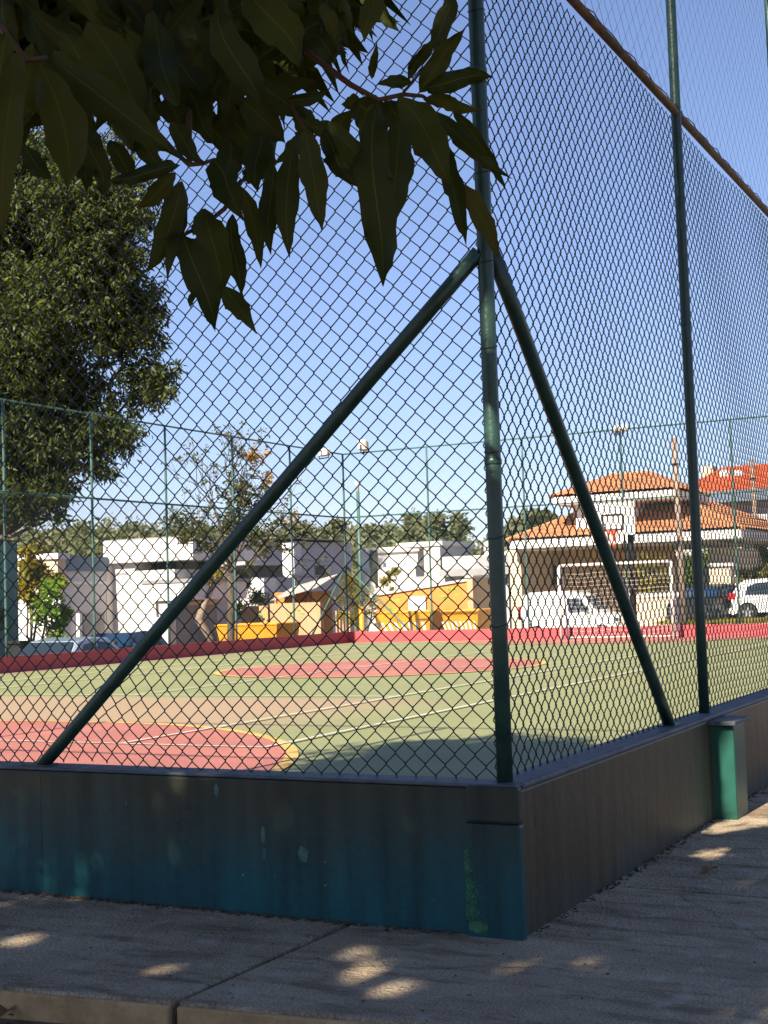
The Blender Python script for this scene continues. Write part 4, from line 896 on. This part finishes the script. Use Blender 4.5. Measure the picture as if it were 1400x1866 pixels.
sh = thing('orange_shed', 'small orange shed with white corrugated awning', 'shed', tuple(zb(onX(540, 1150, 40.5), -1.0)))
bx('wall', M_orange, sh, 500, 1080, 572, 1180, 40.5, 1.5)
a = onX(503, 1090, 39.9); b = onX(592, 1060, 40.2); mb = MB(); nn_ = 36
for i in range(nn_+1):
    u = i/nn_; y = a[1]+(b[1]-a[1])*u; z = a[2]+(b[2]-a[2])*u*.75; bz = .03*(i % 2)
    mb.v.append(np.array([(39.5, y, z-.10+bz), (41.2, y, z+.42+bz)])); mb.n += 2
mb.f = [(2*i, 2*i+2, 2*i+3, 2*i+1) for i in range(nn_)]; o = part('awning', mb, M_roofgrey, sh); md = o.modifiers.new('thick', 'SOLIDIFY'); md.thickness = .02
bx('awning_post', M_orange, sh, 503, 1088, 506, 1180, 39.6, .1); bx('awning_post', M_dark, sh, 562, 1075, 564, 1180, 39.7, .08)
t = thing('brown_panel', 'brown wooden yard panel beside the far corner post', 'panel', tuple(zb(onX(625, 1180, 38), -1.0)))
for k in range(5): bx('board', M_tan, t, 611+k*6, 1113, 616.4+k*6, 1205, 38, .06)
t = thing('orange_wall', 'orange brick yard wall with white sign and sloping top', 'wall', tuple(zb(onX(775, 1180, 40.5), -1.0)))
pts = [onX(688, 1180, 40.5), onX(852, 1180, 40.5), onX(852, 1059, 40.5), onX(688, 1086, 40.5)]
mb = MB(); mb.prism([(p[1], p[2]) for p in pts], 0, 40.5, 40.75); part('wall_body', mb, M_orange, t)
mb = MB(); mb.prism([(pts[3][1]+.05, pts[3][2]), (pts[2][1]-.02, pts[2][2]), (pts[2][1]-.02, pts[2][2]+.09), (pts[3][1]+.05, pts[3][2]+.09)], 0, 40.42, 40.83); part('coping', mb, M_offwhite, t)
for (a, b, c, d) in ((800,1070,842,1096),(702,1092,740,1116)):
    mb = MB(); cc = onX((a+c)/2, (b+d)/2, 40.485)
    for k in range(11):
        an = k/11*6.283; p = cc+np.array([0, math.cos(an)*.22, math.sin(an)*.15]); q = cc+np.array([0, math.cos(an+.3)*.5*random.uniform(.6, 1), math.sin(an+.3)*.32*random.uniform(.5, 1)])
        mb.add([p, (p+q)/2+np.array([0, .07, .05]), q, (p+q)/2-np.array([0, .07, .05])], [(0, 1, 2, 3)])
    part('painted_leaves', mb, M_graff, t, kind='stuff')
sg = thing('yard_sign', 'white and lilac board fixed to the orange wall', 'sign', tuple(onX(760, 1100, 40.4)))
bx('panel', M_signw, sg, 744, 1087, 776, 1112, 40.38, .06)
for k in range(3): bx('text_line', M_grey, sg, 755, 1098+k*2.2, 765, 1098.8+k*2.2, 40.372, .01)
t = thing('tan_block', 'plain tan block beside orange wall with sunlit edge', 'wall', tuple(zb(onX(858, 1180, 38), -.9)))
p = onX(850, 1053, 38); q = onX(866, 1190, 38); mb = MB(); mb.box((38, p[1], p[2]), (40.1, q[1], q[2])); part('block', mb, M_tan, t, bevel=.02)
mb = MB(); mb.box((37.95, p[1]+.04, p[2]), (40.15, q[1]-.04, p[2]+.07)); part('coping', mb, M_offwhite, t)
# waste skips
def skip(x0, y0, x1, y1, X, label, stripes=True):
    a = onX(x0, y0, X); b = onX(x1, y1, X); ya, yb, zt, zb_ = a[1], b[1], a[2], b[2]; zf = zground(X, (ya+yb)/2)+.02
    t = thing('waste_skip', label, 'skip', (X, (ya+yb)/2, zf), 0, 'yellow waste skips in the yard')
    s_ = .30; mb = MB(); w2 = 1.5
    mb.add([(X+.25, ya-s_*.8, zf), (X+.25, yb+s_*.8, zf), (X+w2, yb+s_*.8, zf), (X+w2, ya-s_*.8, zf), (X, ya, zt), (X, yb, zt), (X+w2, yb, zt), (X+w2, ya, zt)], [(0,1,2,3),(0,4,5,1),(1,5,6,2),(2,6,7,3),(3,7,4,0)])
    o = part('hopper', mb, M_yellow, t); md = o.modifiers.new('thick', 'SOLIDIFY'); md.thickness = .04
    mb = MB(); mb.tube([(X-.02, ya+.03, zt), (X-.02, yb-.03, zt), (X+w2, yb-.03, zt), (X+w2, ya+.03, zt), (X-.02, ya+.03, zt)], .045, 6); part('rim', mb, M_yellow, t)
    if stripes:
        hz0 = zt-.64-zf; hz = zt-.34-zf; n_ = 8; hh_ = zt-zf; mb = MB(); mb.add([(X+.25*(1-hz0/hh_)-.02, ya-.2, zf+hz0), (X+.25*(1-hz0/hh_)-.02, yb+.2, zf+hz0), (X+.25*(1-hz/hh_)-.02, yb+.12, zf+hz), (X+.25*(1-hz/hh_)-.02, ya-.12, zf+hz)], [(0, 1, 2, 3)]); part('warning_band', mb, M_black, t)
        for k in range(n_):
            y = ya+(yb-ya)*(k+.1)/n_; y2 = ya+(yb-ya)*(k+.55)/n_; sl = (yb-ya)/n_*.45; off = -.014
            xa = X+.25*(1-hz0/hh_); xb = X+.25*(1-hz/hh_)
            mb = MB(); mb.add([(xa-.03, y*.94+.06*(ya+yb)/2, zf+hz0), (xa-.03, y2*.94+.06*(ya+yb)/2, zf+hz0), (xb-.03, y2-sl, zf+hz), (xb-.03, y-sl, zf+hz)], [(0, 1, 2, 3)]); part('hazard_stripe', mb, M_white, t)
    for f_ in (.2, .5, .8):
        y = ya+(yb-ya)*f_; mb = MB(); mb.add([(X+.10, y-.04, zt-.33), (X+.10, y+.04, zt-.33), (X-.03, y+.04, zt), (X-.03, y-.04, zt), (X+.06, y-.04, zt-.33), (X+.06, y+.04, zt-.33), (X-.07, y+.04, zt), (X-.07, y-.04, zt)], [(0,1,2,3),(4,7,6,5),(0,3,7,4),(1,5,6,2),(3,2,6,7)]); part('stiffener', mb, M_yellow, t)
    return t
skip(395, 1140, 505, 1175, 36.0, 'yellow waste skip behind the trunk of the bare tree', False)
skip(684, 1117, 785, 1160, 36.2, 'yellow waste skip with white hazard stripes below the sign')
skip(806, 1114, 872, 1150, 36.0, 'shorter yellow waste skip beside the tan block')
t = thing('debris_heap', 'grey heap of covered rubble before the orange wall', 'heap', tuple(zb(onX(520, 1180, 37.2), -.98)))
mb = MB(); c = zb(onX(520, 1180, 37.2), -.98); nn_ = 16
for i in range(5):
    el = i/4*1.5
    for j in range(nn_): a = j/nn_*6.283; k = 1+.12*math.sin(3*a+i); mb.v.append(np.array([[c[0]+.55*k*math.cos(a)*math.cos(el), c[1]+.55*k*math.sin(a)*math.cos(el), c[2]+1.25*math.sin(el)]])); mb.n += 1
mb.f = [(i*nn_+j, i*nn_+(j+1) % nn_, (i+1)*nn_+(j+1) % nn_, (i+1)*nn_+j) for i in range(4) for j in range(nn_)]; part('tarpaulin', mb, M_grey, t, smooth=True)
bx('rope', M_dark, t, 508, 1165, 530, 1166, 36.55, .02)

# tiled roofs: rows of barrel tiles as real relief
def tiles(mb, e0, e1, r1, r0, pitch=.22, rows=.38, amp=.045):
    e0, e1, r1, r0 = [np.array(p, float) for p in (e0, e1, r1, r0)]
    w_ = np.linalg.norm(e1-e0); h_ = np.linalg.norm((r0+r1)/2-(e0+e1)/2); nu = max(6, int(w_/pitch)*4); nv = max(2, int(h_/rows))
    nrm = np.cross(e1-e0, (r0+r1)/2-(e0+e1)/2); nrm /= np.linalg.norm(nrm); nrm = nrm*(1 if nrm[2] > 0 else -1)
    ang = np.arange(nu+1)/4*2*math.pi; off = amp*np.abs(np.cos(ang/2)); V = []; k = 0
    for j in range(nv):
        for v, st in ((j/nv, .045), ((j+1)/nv, 0.0)):
            A = e0+(r0-e0)*v; B = e1+(r1-e1)*v; sc = np.linalg.norm(B-A)/w_
            u = np.arange(nu+1)/nu; half = .5*(1-0)
            # keep the tile columns straight up the slope: sample on the eave grid and clip to the face
            t0 = np.clip(u, (np.dot(A-e0, (e1-e0))/w_**2), (np.dot(B-e0, (e1-e0))/w_**2))
            lo = np.dot(A-e0, e1-e0)/w_**2; hi = np.dot(B-e0, e1-e0)/w_**2
            f = (t0-lo)/max(1e-6, hi-lo)
            V.append(A[None]+(B-A)[None]*f[:, None]+nrm[None]*(off+st)[:, None])
    V = np.concatenate(V); n1 = nu+1; F = []
    for r in range(2*nv-1):
        for i in range(nu): F.append((r*n1+i, r*n1+i+1, (r+1)*n1+i+1, (r+1)*n1+i))
    mb.add(V, F)
def hip(par, x0, x1, y0, y1, ze, rise, m, inset=None, ridge_m=None):
    # ridge runs along the longer side
    dx, dy = x1-x0, y1-y0; ins = min(dx, dy)/2 if inset is None else inset
    if dy >= dx: ra = ((x0+x1)/2, y0+ins, ze+rise); rb = ((x0+x1)/2, y1-ins, ze+rise); faces = [((x0,y1,ze),(x0,y0,ze),ra,rb),((x1,y0,ze),(x1,y1,ze),rb,ra),((x0,y0,ze),(x1,y0,ze),ra,ra),((x1,y1,ze),(x0,y1,ze),rb,rb)]
    else: ra = (x0+ins, (y0+y1)/2, ze+rise); rb = (x1-ins, (y0+y1)/2, ze+rise); faces = [((x0,y0,ze),(x1,y0,ze),rb,ra),((x1,y1,ze),(x0,y1,ze),ra,rb),((x0,y1,ze),(x0,y0,ze),ra,ra),((x1,y0,ze),(x1,y1,ze),rb,rb)]
    mb = MB()
    for f in faces: tiles(mb, *f)
    rf = part('roof', mb, m, par, kind='stuff'); WL[rf.name] = wl(par)
    mb = MB()
    for f in faces[:2]:
        mb.tube([f[0], np.array(f[3])+[0, 0, .03]], .09, 6); mb.tube([f[1], np.array(f[2])+[0, 0, .03]], .09, 6)
    mb.tube([np.array(ra)+[0, 0, .05], np.array(rb)+[0, 0, .05+1e-3]] if ra != rb else [np.array(ra), np.array(ra)+[0, 0, .1]], .10, 6)
    part('ridge_tiles', mb, m, rf); return rf
# orange roofed house
t = thing('tiled_house', 'white house with orange tiled roofs behind the goal', 'house', tuple(zb(onX(1140, 1130, 46), -.6)))
A = onX(928, 984, 45.4); B = onX(1352, 964, 45.4); ze = (A[2]+B[2])/2; yl_, yr_ = A[1], B[1]
mb = MB(); mb.box((45.4, yl_, ze-.34), (57, yr_, ze)); part('fascia', mb, M_white, t)
hip(t, 45.3, 57.1, yr_-.1, yl_+.1, ze+.004, 2.15, M_tile, 4.4)
ut = onX(1050, 905, 46.0); ub = onX(1157, 975, 46.0)
bx('back_wall', M_tan, t, 930, 1003, 1235, 1170, 50, .3); bx('wall', M_cream, t, 928, 1003, 955, 1170, 46.4, 3.6); bx('right_wall', M_cream, t, 1290, 1000, 1345, 1130, 47.2, 4)
bx('pillar', M_cream, t, 1150, 1002, 1162, 1160, 46.2, .5)
window(t, 1003, 1030, 1030, 1066, 50, BX, mull=2); bx('garage_gate', M_dark, t, 960, 1035, 1000, 1120, 49.9, .1)
mb = MB(); mb.box((45.9, ub[1], ze-.1), (52.5, ut[1], ut[2])); part('upper_storey', mb, M_white, t)
E0 = onX(1008, 904, 45.2); E1 = onX(1230, 893, 45.2); zu = (E0[2]+E1[2])/2
mb = MB(); mb.box((45.2, E0[1], zu-.32), (49.9, E1[1], zu)); part('upper_fascia', mb, M_white, t)
bx('upper_side_wall', M_tan, t, 1044, 912, 1052, 960, 46.3, 4); bx('upper_back_wall', M_tan, t, 1157, 908, 1222, 960, 48.5, 3)
hip(t, 45.1, 49.9, E1[1]-.1, E0[1]+.1, zu+.004, .82, M_tile, 1.7)
# cream boundary wall and gate post in front
t = thing('boundary_wall', 'cream boundary wall behind the goal net', 'wall', tuple(zb(onX(1190, 1140, 43.6), -.4)))
bx('wall_body', M_cream, t, 1148, 1086, 1236, 1190, 43.6, .25); bx('coping', M_offwhite, t, 1146, 1082, 1238, 1087, 43.55, .35)
t = thing('gate_pier', 'tall cream gate pier left of the white hatchback', 'pier', tuple(zb(onX(1312, 1110, 45.2), -.1)))
bx('pier_body', M_cream, t, 1292, 1030, 1334, 1098, 45.2, .6); bx('pier_foot', M_dark, t, 1310, 1097, 1338, 1106, 45.0, .8); bx('pier_cap', M_offwhite, t, 1290, 1027, 1336, 1031, 45.1, .8)
# red roofed house
t = thing('red_roof_house', 'pale house with red tiled roof and round tanks on right', 'house', tuple(zb(onX(1350, 1080, 58), 0)))
bx('wall', M_lilac, t, 1200, 905, 1480, 1120, 58, 8); bx('fascia', M_cream, t, 1190, 905, 1338, 913, 57.4, .3); bx('gutter', M_blue, t, 1288, 896, 1482, 905, 57.2, .3)
a = onX(1195, 905, 57.3); b = onX(1490, 893, 57.3); hip(t, 57.2, 63, b[1]-4, a[1]-.6, (a[2]+b[2])/2, 1.35, M_tilered, 1.9)
bx('chimney', M_cream, t, 1278, 850, 1300, 880, 60, .8); window(t, 1350, 945, 1376, 1000, 58, BX)
bx('lower_wing', M_cream, t, 1345, 1010, 1384, 1120, 56.5, 1.4)
for px, lab in ((1321, 'round white roof tank nearer the chimney on red tiles'), (1347, 'round white roof tank farther from chimney on red tiles')):
    c = onX(px, 866, 59.3); tk = thing('water_tank', lab, 'tank', tuple(c), 0, 'round tanks on the red roof')
    mb = MB(); mb.tube([c+[-.25, 0, -.05], c+[-.2, 0, 0], c+[.5, 0, 0]], [.22, .26, .26], 14); part('tank_body', mb, M_steelw, tk, smooth=True)
    mb = MB(); mb.tube([c+[-.28, 0, -.05], c+[-.25, 0, -.05]], .12, 10); part('tank_lid', mb, M_grey, tk); mb = MB(); mb.box(c+[-.1, -.2, -.42], c+[.4, .2, -.2]); part('cradle', mb, M_dark, tk)
# wooden poles
def wpole(px, ptop, X, r, label):
    a = onX(px, ptop, X); z0 = zground(X, a[1]); t = thing('utility_pole', label, 'pole', (X, a[1], z0))
    mb = MB(); mb.tube([(X, a[1], z0), (X+.02, a[1]+.02, (z0+a[2])/2), (X, a[1]+.05, a[2])], [r*1.15, r, r*.85], 10); part('shaft', mb, M_trunkp, t, smooth=True)
    mb = MB(); mb.tube([(X, a[1]+.05, a[2]-.01), (X, a[1]+.05, a[2]+.05)], [r*.95, r*.5], 10); part('pole_cap', mb, M_grey, t)
    mb = MB(); mb.tube([(X+(r+.02)*math.cos(q), a[1]+.04+(r+.02)*math.sin(q), a[2]-.8) for q in np.linspace(0, 6.283, 14)], .02, 5, cap=False); part('steel_band', mb, M_dark, t)
wpole(1231, 798, 36.0, .095, 'pale wooden utility pole standing right behind the goal')
wpole(1372, 838, 54.0, .10, 'thin wooden pole before the red roofed house')

# ------------------------------------------------------------------ vehicles
def car(name, label, cat, loc, rz, prof, width, belt, roofz, wheels, wr_, windows, screens, paint, rear=None, front=None, tint=None, wr_in=.72):
    t = thing(name, label, cat, loc, rz); W2 = width/2
    hwf = lambda z: W2*(1-.20*max(0, min(1, (z-belt)/(roofz-belt)))**1.2)
    # body: outline with wheel cut-outs, narrowed towards the roof
    bot = []; zb_ = .20
    xs = sorted(wheels)
    pts = list(prof)
    low = [(prof[-1][0], zb_)] if False else []
    arc = []
    for wx in xs:
        for a in np.linspace(math.pi, 0, 9): arc.append((wx+(wr_+.06)*math.cos(a), max(zb_, wr_+(wr_+.06)*math.sin(a))))
    outline = pts+[(x, z) for x, z in reversed([(pts[-1][0]*0+x, z) for x, z in arc])] if pts[-1][0] > pts[0][0] else pts+arc
    n_ = len(outline); mb = MB(); V = []
    lay = (-1.0, -.94, -.5, .5, .94, 1.0)
    cx_ = sum(p[0] for p in outline)/n_
    for f_ in lay:
        for x, z in outline:
            ins = .97 if abs(f_) == 1 else 1.0
            xx = cx_+(x-cx_)*(1-.05*(abs(f_) > .9)-.02*(abs(f_) == 1)) if z > wr_*2.2 or abs(x-cx_) > abs(pts[0][0])*.98 else x
            V.append((xx, hwf(z)*f_, z-(.03 if (abs(f_) == 1 and z > belt) else 0)))
    F = [tuple(range(n_))[::-1], tuple(range((len(lay)-1)*n_, len(lay)*n_))]
    for l in range(len(lay)-1):
        for i in range(n_): F.append((l*n_+i, l*n_+(i+1) % n_, (l+1)*n_+(i+1) % n_, (l+1)*n_+i))
    mb.add(V, F); body = part('body', mb, paint, t, local=True, smooth=False); WL[body.name] = wl(t)
    for s in (-1, 1):
        for poly in windows:
            mb = MB(); mb.poly([(x, s*(hwf(z)+.012), z-.015) for x, z in (poly if s < 0 else poly[::-1])]); part('side_window', mb, tint or M_glass, t, local=True)
        for wx in xs:
            wh = part('wheel', MB().tube([(wx, s*(W2-.20), wr_), (wx, s*(W2-.17), wr_), (wx, s*(W2-.01), wr_), (wx, s*(W2+.005), wr_)], [wr_*.92, wr_, wr_, wr_*.9], 20), M_rubber, t, local=True, smooth=True); WL[wh.name] = wl(t)
            mb = MB(); mb.tube([(wx, s*(W2-.02), wr_), (wx, s*(W2+.012), wr_)], [wr_*.66, wr_*.62], 16); part('rim', mb, M_dark, wh, local=True)
            mb = MB()
            for k in range(5):
                a = k*1.2566+.3; mb.add([(wx+.05*math.cos(a-1), s*(W2+.018), wr_+.05*math.sin(a-1)), (wx+wr_*.62*math.cos(a-.22), s*(W2+.02), wr_+wr_*.62*math.sin(a-.22)), (wx+wr_*.62*math.cos(a+.22), s*(W2+.02), wr_+wr_*.62*math.sin(a+.22)), (wx+.05*math.cos(a+1), s*(W2+.018), wr_+.05*math.sin(a+1))], [(0, 1, 2, 3)])
            part('spokes', mb, M_alloy, wh, local=True)
        mb = MB(); mz = belt+.06; mb.box((front[2]-.02, s*(W2+.02), mz), (front[2]+.10, s*(W2+.18), mz+.14)); part('wing_mirror', mb, paint if cat != 'van' else M_black, t, local=True, bevel=.02)
        mb = MB(); x0, z0, z1 = rear; mb.box((x0-.02, s*(W2*(.70 if cat == 'car' else .86)), z0), (x0+(.24 if cat == 'car' else .05), s*(W2+.006), z1)); part('tail_light', mb, M_tail, t, local=True, bevel=.02)
        mb = MB(); x0, z0 = front[:2]; mb.box((x0-.25, s*(W2*.62), z0), (x0+.02, s*(W2*.97), z0+.14)); part('headlight', mb, M_glass, t, local=True, bevel=.02)
        mb = MB()
        for xd in front[3:]: mb.box((xd, s*(W2+.002), .35), (xd+.008, s*(W2+.006), belt))
        part('door_seam', mb, M_dark, t, local=True)
        mb = MB(); mb.box((front[3]-.25, s*(W2+.0), belt-.13), (front[3]-.10, s*(W2+.03), belt-.09)); part('door_handle', mb, paint if cat != 'van' else M_black, t, local=True, bevel=.008)
    for (xa, za, xb, zb2) in screens:
        nx, nz = (za-zb2), (xb-xa); ll = math.hypot(nx, nz); nx, nz = nx/ll*.015, nz/ll*.015
        if nz < 0: nx, nz = -nx, -nz
        if abs(nz) < .004: nx = .015 if xa > 0 else -.015
        mb = MB(); mb.poly([(xa+nx, -hwf(za)*.90, za+nz), (xa+nx, hwf(za)*.90, za+nz), (xb+nx, hwf(zb2)*.88, zb2+nz), (xb+nx, -hwf(zb2)*.88, zb2+nz)]); part('windscreen' if xa > 0 else 'rear_window', mb, M_glassb if xa > 0 else M_glass, t, local=True)
    for x0, sg_ in ((rear[0], -1), (front[0], 1)):
        mb = MB(); mb.box((x0-.03, -W2*.93, .28), (x0+.05, W2*.93, .50)); part('bumper', mb, M_black if cat == 'van' else paint, t, local=True, bevel=.03)
    mb = MB(); mb.box((rear[0]-.045, -.22, .62), (rear[0]-.03, .22, .74)); part('number_plate', mb, M_offwhite, t, local=True)
    return t
VAN = [(-1.92,.24),(-1.94,.9),(-1.88,1.72),(-1.72,1.84),(-.6,1.88),(.30,1.82),(.55,1.70),(1.10,1.12),(1.72,.98),(1.90,.80),(1.94,.45),(1.90,.24)]
vp = onX(1048, 1100, 43.0); vx, vy = 43.0, vp[1]
car('delivery_van', 'white compact panel van parked behind the goal', 'van', (vx, vy, zground(vx, vy)+.02), R_(-90), VAN, 1.66, 1.10, 1.86, (-1.25, 1.28), .29,
    [[(.02,1.14),(.02,1.60),(.42,1.62),(.80,1.22),(.80,1.14)]], [(1.06,1.16,.62,1.64)], M_carw, (-1.90, .85, 1.35), (1.86, .72, .72, -.05, .86))
HAT = [(-1.95,.24),(-2.0,.62),(-1.93,.95),(-1.70,1.32),(-1.45,1.46),(-.2,1.52),(.45,1.42),(1.0,1.02),(1.75,.88),(1.95,.68),(1.97,.4),(1.92,.24)]
hp_ = onX(1336, 1090, 45.0); hx_, hy_ = 45.0, hp_[1]-1.98
car('hatchback_car', 'white hatchback car with red tail light parked by hedge', 'car', (hx_, hy_, zground(hx_, hy_)+.03), R_(-90), HAT, 1.72, .95, 1.5, (-1.28, 1.25), .31,
    [[(-1.35,.98),(-1.25,1.25),(-.95,1.36),(-.30,1.40),(-.30,.98)],[(-.22,.98),(-.22,1.40),(.38,1.33),(.80,1.0)]], [(.98,1.06,.48,1.40),(-1.92,1.0,-1.70,1.28)], M_carw, (-1.94, .78, 1.02), (1.90, .62, .55, -.26, .72))
SED = [(-2.05,.24),(-2.1,.6),(-2.0,.90),(-1.45,.98),(-1.0,1.38),(-.4,1.46),(.25,1.42),(.95,.98),(1.75,.86),(2.0,.66),(2.03,.4),(1.98,.24)]
car('parked_car', 'silver blue car with arched roof behind the dull red wall', 'car', (21.7, 20.5, -.98), R_(4), SED, 1.74, .93, 1.46, (-1.3, 1.3), .31,
    [[(-1.05,.98),(-.80,1.30),(-.32,1.36),(-.32,.98)],[(-.24,.98),(-.24,1.36),(.20,1.32),(.68,1.0)]], [(.90,1.02,.28,1.38),(-1.42,1.0,-1.02,1.35)], M_carblue, (-2.06, .66, .86), (1.96, .60, .50, -.28, .64))
car('parked_car', 'dark car with blue windscreen nosing behind the silver car', 'car', (26.6, 23.2, -.98), R_(184), SED, 1.74, .93, 1.46, (-1.3, 1.3), .31,
    [[(-1.05,.98),(-.80,1.30),(-.32,1.36),(-.32,.98)],[(-.24,.98),(-.24,1.36),(.20,1.32),(.68,1.0)]], [(.90,1.02,.28,1.38),(-1.42,1.0,-1.02,1.35)], M_cardark, (-2.06, .66, .86), (1.96, .60, .50, -.28, .64))
dk = onX(1266, 1100, 43.9)
car('dark_car', 'dark car behind the fence post beside wooden pole', 'car', (44.4, dk[1]-.3, zground(44.4, dk[1])+.02), R_(175), HAT, 1.68, .95, 1.5, (-1.28, 1.25), .30,
    [[(-1.35,.98),(-1.25,1.25),(-.95,1.36),(-.30,1.40),(-.30,.98)],[(-.22,.98),(-.22,1.40),(.38,1.33),(.80,1.0)]], [(.98,1.06,.48,1.40),(-1.92,1.0,-1.70,1.28)], M_carblack, (-1.94, .78, 1.02), (1.90, .62, .55, -.26, .72))
# motorcycle with top box, only its upper part shows above the red wall
mc = onY(256, 1160, 21.4); zc_ = -.98
t = thing('motorcycle', 'dark motorcycle with top box beside the white house', 'motorcycle', (mc[0], 21.4, zc_), R_(-52))
for x in (-.62, .66):
    wh = part('wheel', MB().tube([(x+.29*math.cos(a), 0, .29+.29*math.sin(a)) for a in np.linspace(0, 6.283, 22)], .05, 8, cap=False), M_rubber, t, local=True, smooth=True); WL[wh.name] = wl(t)
    mb = MB()
    for k in range(6): a = k*1.047; mb.tube([(x, 0, .29), (x+.27*math.cos(a), 0, .29+.27*math.sin(a))], .008, 4)
    part('spokes', mb, M_alloy, wh, local=True)
mb = MB(); mb.box((-.30, -.14, .28), (.32, .14, .62)); part('engine', mb, M_dark, t, local=True, bevel=.05)
mb = MB(); mb.prism([(-.05,.70),(.02,.90),(.30,.95),(.42,.78),(.2,.66)], 1, -.13, .13); part('fuel_tank', mb, M_cardark, t, local=True, bevel=.04)
mb = MB(); mb.prism([(-.75,.80),(-.70,.88),(-.1,.84),(-.05,.72),(-.5,.74)], 1, -.12, .12); part('seat', mb, M_black, t, local=True, bevel=.03)
mb = MB(); mb.tube([(.66, .08, .29), (.45, .08, .98)], .025, 6); mb.tube([(.66, -.08, .29), (.45, -.08, .98)], .025, 6); part('fork', mb, M_alloy, t, local=True)
mb = MB(); mb.tube([(.30, -.36, 1.08), (.42, -.15, 1.03), (.42, .15, 1.03), (.30, .36, 1.08)], .016, 6); part('handlebar', mb, M_dark, t, local=True)
for s in (-1, 1):
    mb = MB(); mb.tube([(.36, s*.26, 1.05), (.34, s*.33, 1.26)], .008, 5); mb.tube([(.36, s*.33, 1.28), (.34, s*.33, 1.28)], .055, 10); part('mirror', mb, M_black, t, local=True)
mb = MB(); mb.box((-.98, -.19, .92), (-.62, .19, 1.26)); part('top_box', mb, M_black, t, local=True, bevel=.06)
